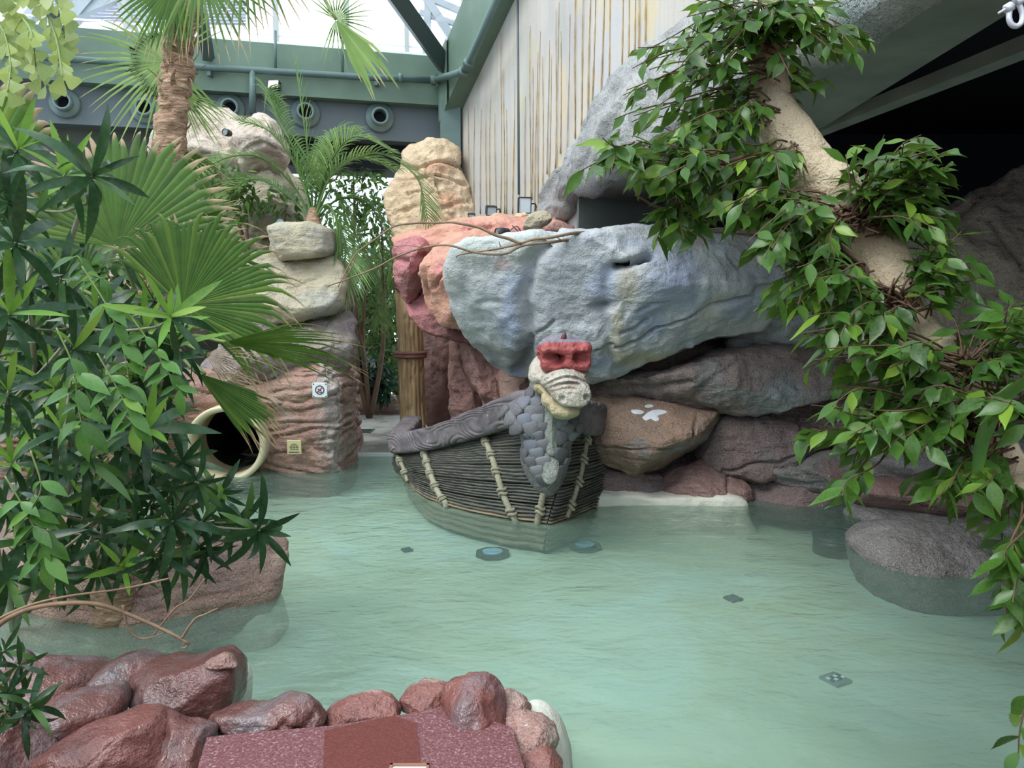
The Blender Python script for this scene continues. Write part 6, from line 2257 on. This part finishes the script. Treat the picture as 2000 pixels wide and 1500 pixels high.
flood('large black floodlight standing before the mural', 1025, 401, 10.4, 25, 31, 0.15, M['lens'])
flood('smaller tilted black floodlight left of the large one', 960, 412, 11.0, 20, 18, 0.25, M['lens'], 0.3)
flood('tiny floodlight at the foot of the mural, nearest the pillar', 921, 421, 11.8, 14, 7, 0.1, M['lens'], 0.3, False)
flood('small floodlight on the green beam above the nozzles', 534, 165, bpt(534, 165, 0.12).y, 22, 17, -0.1, M['glow'], -0.25, False)


def spot(label, px, py, Y, r, ax):
    c0 = W(px, py, Y)
    t = thing('spotlight', label, 'spotlight', c0 - Vector((0, 0, r)))
    v, f = revolve(c0, ax, [(0.001, -2.2 * r), (r * 0.8, -2.1 * r), (r * 0.95, -1.4 * r), (r * 0.9, -1.3 * r), (r, -1.2 * r), (r, 0.2 * r), (r * 0.9, 0.25 * r), (r * 0.85, 0.1 * r)], 24)
    mk('body', v, f, M['black_plastic'], t)
    v, f = revolve(c0, ax, [(r * 0.88, 0.08 * r), (0.001, 0.12 * r)], 24)
    mk('lens', v, f, M['lens_dim'], t)


spot('black spotlight lying on the ledge above the blue-grey boulder', 972, 456, 8.6, 0.062, (-1, -0.45, -0.1))
spot('small black spotlight on the cap stone beside the feather palm', 547, 434, 10.0, 0.055, (0.1, -1, 0.1))
spot('pale spotlight on the tan boulder high behind the palm', 440, 258, 11.0, 0.05, (-0.3, -1, 0.0))
spot('black spotlight in the dark opening behind the ficus leaves', 1455, 432, 8.5, 0.075, (0.0, -1, 0.1))

# loose stones by the floodlights
for lab, ol, Y, mt in (('pale flat stone leaning by the floodlights', [(1022, 448), (1030, 425), (1058, 412), (1074, 418), (1078, 430), (1060, 445), (1040, 452)], 9.3, 'sand'),
                       ('dark rust stone lying beside the pale flat stone', [(1056, 455), (1075, 440), (1090, 435), (1122, 444), (1105, 455), (1070, 462)], 9.1, 'cavered'),
                       ('small tan stone at the foot of the tilted floodlight', [(956, 424), (970, 416), (988, 418), (990, 430), (960, 432)], 10.6, 'tan'),
                       ('small tan stone at the foot of the large floodlight', [(1000, 428), (1008, 417), (1028, 418), (1034, 430), (1010, 434)], 10.2, 'tan'),
                       ('brown soil clump on top of the blue-grey boulder', [(1130, 462), (1150, 452), (1175, 449), (1180, 460), (1160, 470), (1138, 472)], 8.2, 'brown')):
    rock('loose_stone', lab, ol, Y, 0.10, RM[mt], amp=0.012, freq=6, cuts=8, seed=len(lab), res=(48, 24))
# lamp cable loop
cb_ = thing('lamp_cable', 'black lamp cable looping over the blue-grey boulder', 'cable', W(1040, 490, 7.9))
for pl in ([(1000, 440), (1005, 445), (1020, 460), (1010, 442), (996, 452), (1000, 466)], [(1050, 455), (1035, 460), (1022, 470), (1025, 490), (1040, 498), (1060, 490), (1072, 476)]):
    v, f = tube(crom([W(x, y, 7.75 if pl[0][0] > 1010 else 8.4) for x, y in pl], 40), 0.006, 6)
    mk('loop', v, f, M['black_plastic'], cb_)

# ------------------------------------------------------------------ dry vine lying over the boulder
dv = thing('dry_vine', 'dry bare vine branch lying over the blue-grey boulder and hanging left', 'branch', W(1000, 480, 7.3))
VY = 7.25
for pl, r0, r1 in (([(1530, 452), (1450, 452), (1330, 452), (1250, 455), (1150, 465), (1080, 472), (1020, 480), (985, 496), (930, 494), (880, 480), (835, 482), (780, 500), (720, 530), (640, 558)], 0.022, 0.006),
                   ([(1160, 452), (1100, 458), (1040, 468), (1010, 478), (960, 488), (900, 498), (892, 505)], 0.018, 0.007), ([(1018, 477), (990, 466), (940, 445), (900, 437), (850, 435), (775, 440), (730, 470), (695, 500), (660, 560)], 0.015, 0.005),
                   ([(700, 490), (690, 520), (670, 550), (662, 575)], 0.006, 0.003), ([(1135, 470), (1136, 482), (1130, 496)], 0.008, 0.003), ([(978, 482), (976, 470)], 0.007, 0.003), ([(968, 496), (962, 506)], 0.006, 0.003),
                   ([(830, 484), (800, 480), (760, 482)], 0.005, 0.002), ([(1100, 470), (1090, 462), (1105, 464)], 0.006, 0.003)):
    P = crom([W(x, y, VY + (0.25 if x > 1100 else 0) + (0.15 if x < 860 else 0)) for x, y in pl], 70)
    P = P + 0.012 * np.stack([vnoise(P * 6, 1), vnoise(P * 6, 2), vnoise(P * 6, 3)], 1)
    v, f = tube(P, np.linspace(r0, r1, 70) * (1 + 0.12 * vnoise(P * 14, 5)), 9)
    mk('limb', v, f, M['twig'], dv)

# ------------------------------------------------------------------ signs on the layered wall
M['sign_white'] = plain('sign_white', C(222, 230, 232), 0.35)
M['sign_yellow'] = plain('sign_yellow', C(214, 204, 150), 0.4)
M['sign_red'] = plain('sign_red', C(190, 50, 60), 0.4)
M['sign_black'] = plain('sign_black', C(40, 42, 48), 0.4)


def wallhit(px, py):
    h = hit(tl, px, py)
    return h[0] if h else W(px, py, 9.2)


def sign_frame(px, py, dy=-0.07):
    c0 = wallhit(px, py) + Vector((0, dy, 0))
    return c0, c0.y / 1500


sg = None
c0, s_ = sign_frame(629, 760, -0.10)
sg = thing('wall_sign', 'square white prohibition sign on the corner of the layered wall', 'sign', c0 - Vector((0, 0, 14.5 * s_)))
MB().add(*beveled_box(c0, (14.5 * s_, 0.012, 14.5 * s_), 0.004)).build('plate', M['sign_white'], sg, False)
fy = c0.y - 0.014
ring = [(c0.x + 8.2 * s_ * math.cos(a), fy, c0.z + 0.5 * s_ + 8.2 * s_ * math.sin(a)) for a in np.linspace(0, 2 * PI, 41)]
v, f = tube(ring, 0.0055, 6, caps=False)
mk('ring', v, f, M['sign_black'], sg)
v, f = tube([(c0.x - 5.6 * s_, fy, c0.z - 5.2 * s_), (c0.x + 5.6 * s_, fy, c0.z + 6.2 * s_)], 0.006, 6)
mk('slash', v, f, M['sign_red'], sg)
mb = MB()                                    # little swimmer pictogram
mb.tube([(c0.x + 2.6 * s_, fy + 0.004, c0.z + 3.4 * s_), (c0.x + 2.6 * s_, fy - 0.002, c0.z + 3.4 * s_)], 1.3 * s_, 10)
mb.tube([(c0.x - 3.5 * s_, fy, c0.z + 2.0 * s_), (c0.x + 0.5 * s_, fy, c0.z + 1.0 * s_), (c0.x + 2.5 * s_, fy, c0.z - 2.0 * s_)], 0.006, 6)
mb.tube([(c0.x - 1.5 * s_, fy, c0.z - 3.8 * s_), (c0.x + 1.0 * s_, fy, c0.z - 4.6 * s_), (c0.x + 4.5 * s_, fy, c0.z - 3.8 * s_)], 0.005, 6)
mb.build('pictogram', M['sign_black'], sg)
for sx_ in (-1, 1):
    for sz_ in (-1, 1):
        v, f = revolve((c0.x + sx_ * 12 * s_, fy + 0.002, c0.z + sz_ * 12 * s_), (0, -1, 0), [(0.008, 0), (0.007, 0.004), (0.001, 0.005)], 10)
        mk('screw', v, f, M['sign_black'], sg)
c0, s_ = sign_frame(578, 871, -0.07)
sg = thing('wall_sign', 'small pale yellow notice beside the slide tube', 'sign', c0 - Vector((0, 0, 14.5 * s_)))
MB().add(*beveled_box(c0, (14 * s_, 0.010, 14 * s_), 0.003)).build('plate', M['sign_yellow'], sg, False)
fy = c0.y - 0.012
for k, (zz, w_) in enumerate(((6, 5), (2.5, 8), (-1, 9), (-4.5, 8))):
    for j in range(3):
        MB().box((c0.x + (j - 1) * w_ * 0.7 * s_, fy, c0.z + zz * s_), (w_ * 0.28 * s_, 0.002, 0.5 * s_)).build('text_line', M['sign_black'], sg, False)
for j in range(5):
    MB().box((c0.x + (j - 2) * 4.2 * s_, fy, c0.z - 10 * s_), (1.7 * s_, 0.002, 0.9 * s_)).build('text_line', M['sign_black'], sg, False)

# notice board lying at the bottom edge of the terrace
c0 = onz(800, 1500, TZ + 0.02)
nb = thing('notice_board', 'edge of a white notice board with a wooden frame on the red floor', 'sign', (c0.x, c0.y - 0.1, TZ + 0.004))
MB().box((c0.x, c0.y - 0.10, TZ + 0.016), (0.062, 0.10, 0.010)).build('panel', M['sign_white'], nb, False)
M['frame_wood'] = plain('frame_wood', C(150, 104, 80), 0.5)
for sx_ in (-1, 1):
    MB().box((c0.x + sx_ * 0.067, c0.y - 0.10, TZ + 0.019), (0.005, 0.11, 0.014)).build('frame_bar', M['frame_wood'], nb, False)
MB().box((c0.x, c0.y + 0.005, TZ + 0.019), (0.072, 0.005, 0.014)).build('frame_bar', M['frame_wood'], nb, False)

# ------------------------------------------------------------------ things on the pool floor
M['steel'] = plain('brushed_steel', C(150, 160, 168), 0.3, 0.6)
M['tile_blue'] = plain('tile_blue', C(40, 62, 110), 0.3)
M['tile_dark'] = plain('tile_dark', C(34, 50, 60), 0.4)


def disc(c, r, z0, z1, n=8, ph=0.39):
    v = [(c.x + r * math.cos(2 * PI * k / n + ph), c.y + r * math.sin(2 * PI * k / n + ph), z) for z in (z0, z1) for k in range(n)]
    return v, [tuple(range(n))[::-1], tuple(range(n, 2 * n))] + [(k, (k + 1) % n, n + (k + 1) % n, n + k) for k in range(n)]


M['pool_lens'] = plain('pool_lamp_lens', C(150, 196, 226), 0.1)
for x, y, lab in ((962, 1079, 'octagonal underwater lamp with a black rim, left of the pair'), (1142, 1065, 'octagonal underwater lamp with a black rim, right of the pair')):
    c0 = onz(x, y, PZ + 0.03)
    t = thing('pool_lamp', lab, 'pool lamp', (c0.x, c0.y, PZ), 'underwater lamps before the boat')
    v, f = disc(c0, 0.12, PZ, PZ + 0.012, 12)
    mk('stand', v, f, M['black_plastic'], t)
    v, f = disc(c0, 0.165, PZ + 0.01, PZ + 0.035, 8)
    mk('rim', v, f, M['black_plastic'], t, smooth=False)
    v, f = disc(c0, 0.095, PZ + 0.03, PZ + 0.045, 16)
    mk('lens', v, f, M['pool_lens'], t, smooth=False)
c0 = onz(1632, 1045, -0.13)
t = thing('pool_drain', 'round dark drain cover under water near the grey boulder', 'drain', (c0.x, c0.y, PZ))
v, f = disc(c0, 0.2, PZ, -0.148, 24)
mk('pipe', v, f, M['black_plastic'], t)
for k, (r0, r1) in enumerate(((0.21, 0.17), (0.15, 0.11), (0.08, 0.03))):
    n_ = 28
    v = [(c0.x + r * math.cos(2 * PI * q / n_), c0.y + r * math.sin(2 * PI * q / n_), -0.13 + z) for r, z in ((r0, -0.02), (r0, 0), (r1, 0), (r1, -0.02)) for q in range(n_)]
    mk('ring', v, grid_faces(n_, 4, True), M['tile_dark'], t)
for x, y, s_, lab, mt in ((795, 1074, 0.035, 'small blue patterned mosaic tile under water left of the lamps', 'tile_blue'), (1432, 1169, 0.042, 'dark blue square tile on the pool floor at the right', 'tile_blue'),
                          (1632, 1327, 0.052, 'blue and white patterned tile under water at the lower right', 'steel')):
    c0 = onz(x, y, PZ + 0.01)
    t = thing('pool_tile', lab, 'tile', (c0.x, c0.y, PZ))
    Rm = Matrix.Rotation(0.5, 3, 'Z')
    MB().box(c0, (s_ * 1.3, s_ * 1.3, 0.008), Rm).build('slab', M['tile_dark' if mt != 'steel' else 'steel'], t, False)
    for i in range(4):
        for j in range(4):
            if (i * 3 + j * 5 + len(lab)) % 3 == 0:
                continue
            MB().box(c0 + Rm @ Vector(((i - 1.5) * s_ * 0.6, (j - 1.5) * s_ * 0.6, 0.010)), (s_ * 0.22, s_ * 0.22, 0.004), Rm).build('mosaic_piece', M['tile_blue'] if mt != 'steel' or (i + j) % 2 else M['sign_white'], t, False)
# deck grate
c0 = onz(712, 842, 0.034)
t = thing('deck_grate', 'small metal grate set in the wet deck beyond the pool', 'grate', (c0.x, c0.y, 0.03))
for k in range(5):
    MB().box((c0.x, c0.y - 0.16 + k * 0.08, 0.036), (0.12, 0.012, 0.005)).build('bar', M['dark_steel'], t, False)
MB().box((c0.x - 0.12, c0.y, 0.036), (0.012, 0.2, 0.006)).build('side_bar', M['dark_steel'], t, False)
MB().box((c0.x + 0.12, c0.y, 0.036), (0.012, 0.2, 0.006)).build('side_bar', M['dark_steel'], t, False)
# garden lamp in the plants
c0 = W(694, 728, 13.6)
t = thing('garden_lamp', 'small glowing garden lamp among the dark plants', 'lamp', c0 - Vector((0, 0, 0.6)))
v, f = tube([c0 - Vector((0, 0, 0.6)), c0], 0.02, 8)
mk('stake', v, f, M['black_plastic'], t)
MB().box(c0, (0.06, 0.05, 0.05)).build('head', M['black_plastic'], t, False)
MB().box(c0 + Vector((0, -0.052, -0.005)), (0.045, 0.004, 0.038)).build('lens', M['glow'], t, False)

# steel shackle hanging in from the top right
g = G('galvanised')
M['galv'] = g.done(g.bsdf(C(206, 212, 220), 0.35, None, 0.35))
SY = 2.2
sh = thing('shackle', 'pale steel bow shackle hanging at the top right corner', 'shackle', W(1980, 50, SY))
P = crom([W(1972, 18, SY), W(1971, 36, SY), W(1976, 48, SY), W(1986, 51, SY), W(1995, 44, SY), W(1997, 28, SY), W(1991, 8, SY)], 30)
v, f = tube(P, 0.0075, 12)
mk('bow', v, f, M['galv'], sh)
for (x, y) in ((1970, 15), (1991, 2)):
    q = W(x, y, SY)
    d = (W(1991, 2, SY) - W(1970, 15, SY)).normalized()
    v, f = tube([q - d * 0.011, q - d * 0.008, q + d * 0.008, q + d * 0.011], [0.010, 0.013, 0.013, 0.010], 14)
    mk('eye', v, f, M['galv'], sh)
v, f = tube([W(1950, 26, SY), W(2004, -6, SY)], 0.0035, 8)
mk('pin', v, f, M['galv'], sh)
v, f = tube([W(1983, 6, SY), W(1984, -60, SY), W(1984, -400, SY)], 0.009, 8)
mk('strap', v, f, M['galv'], sh)
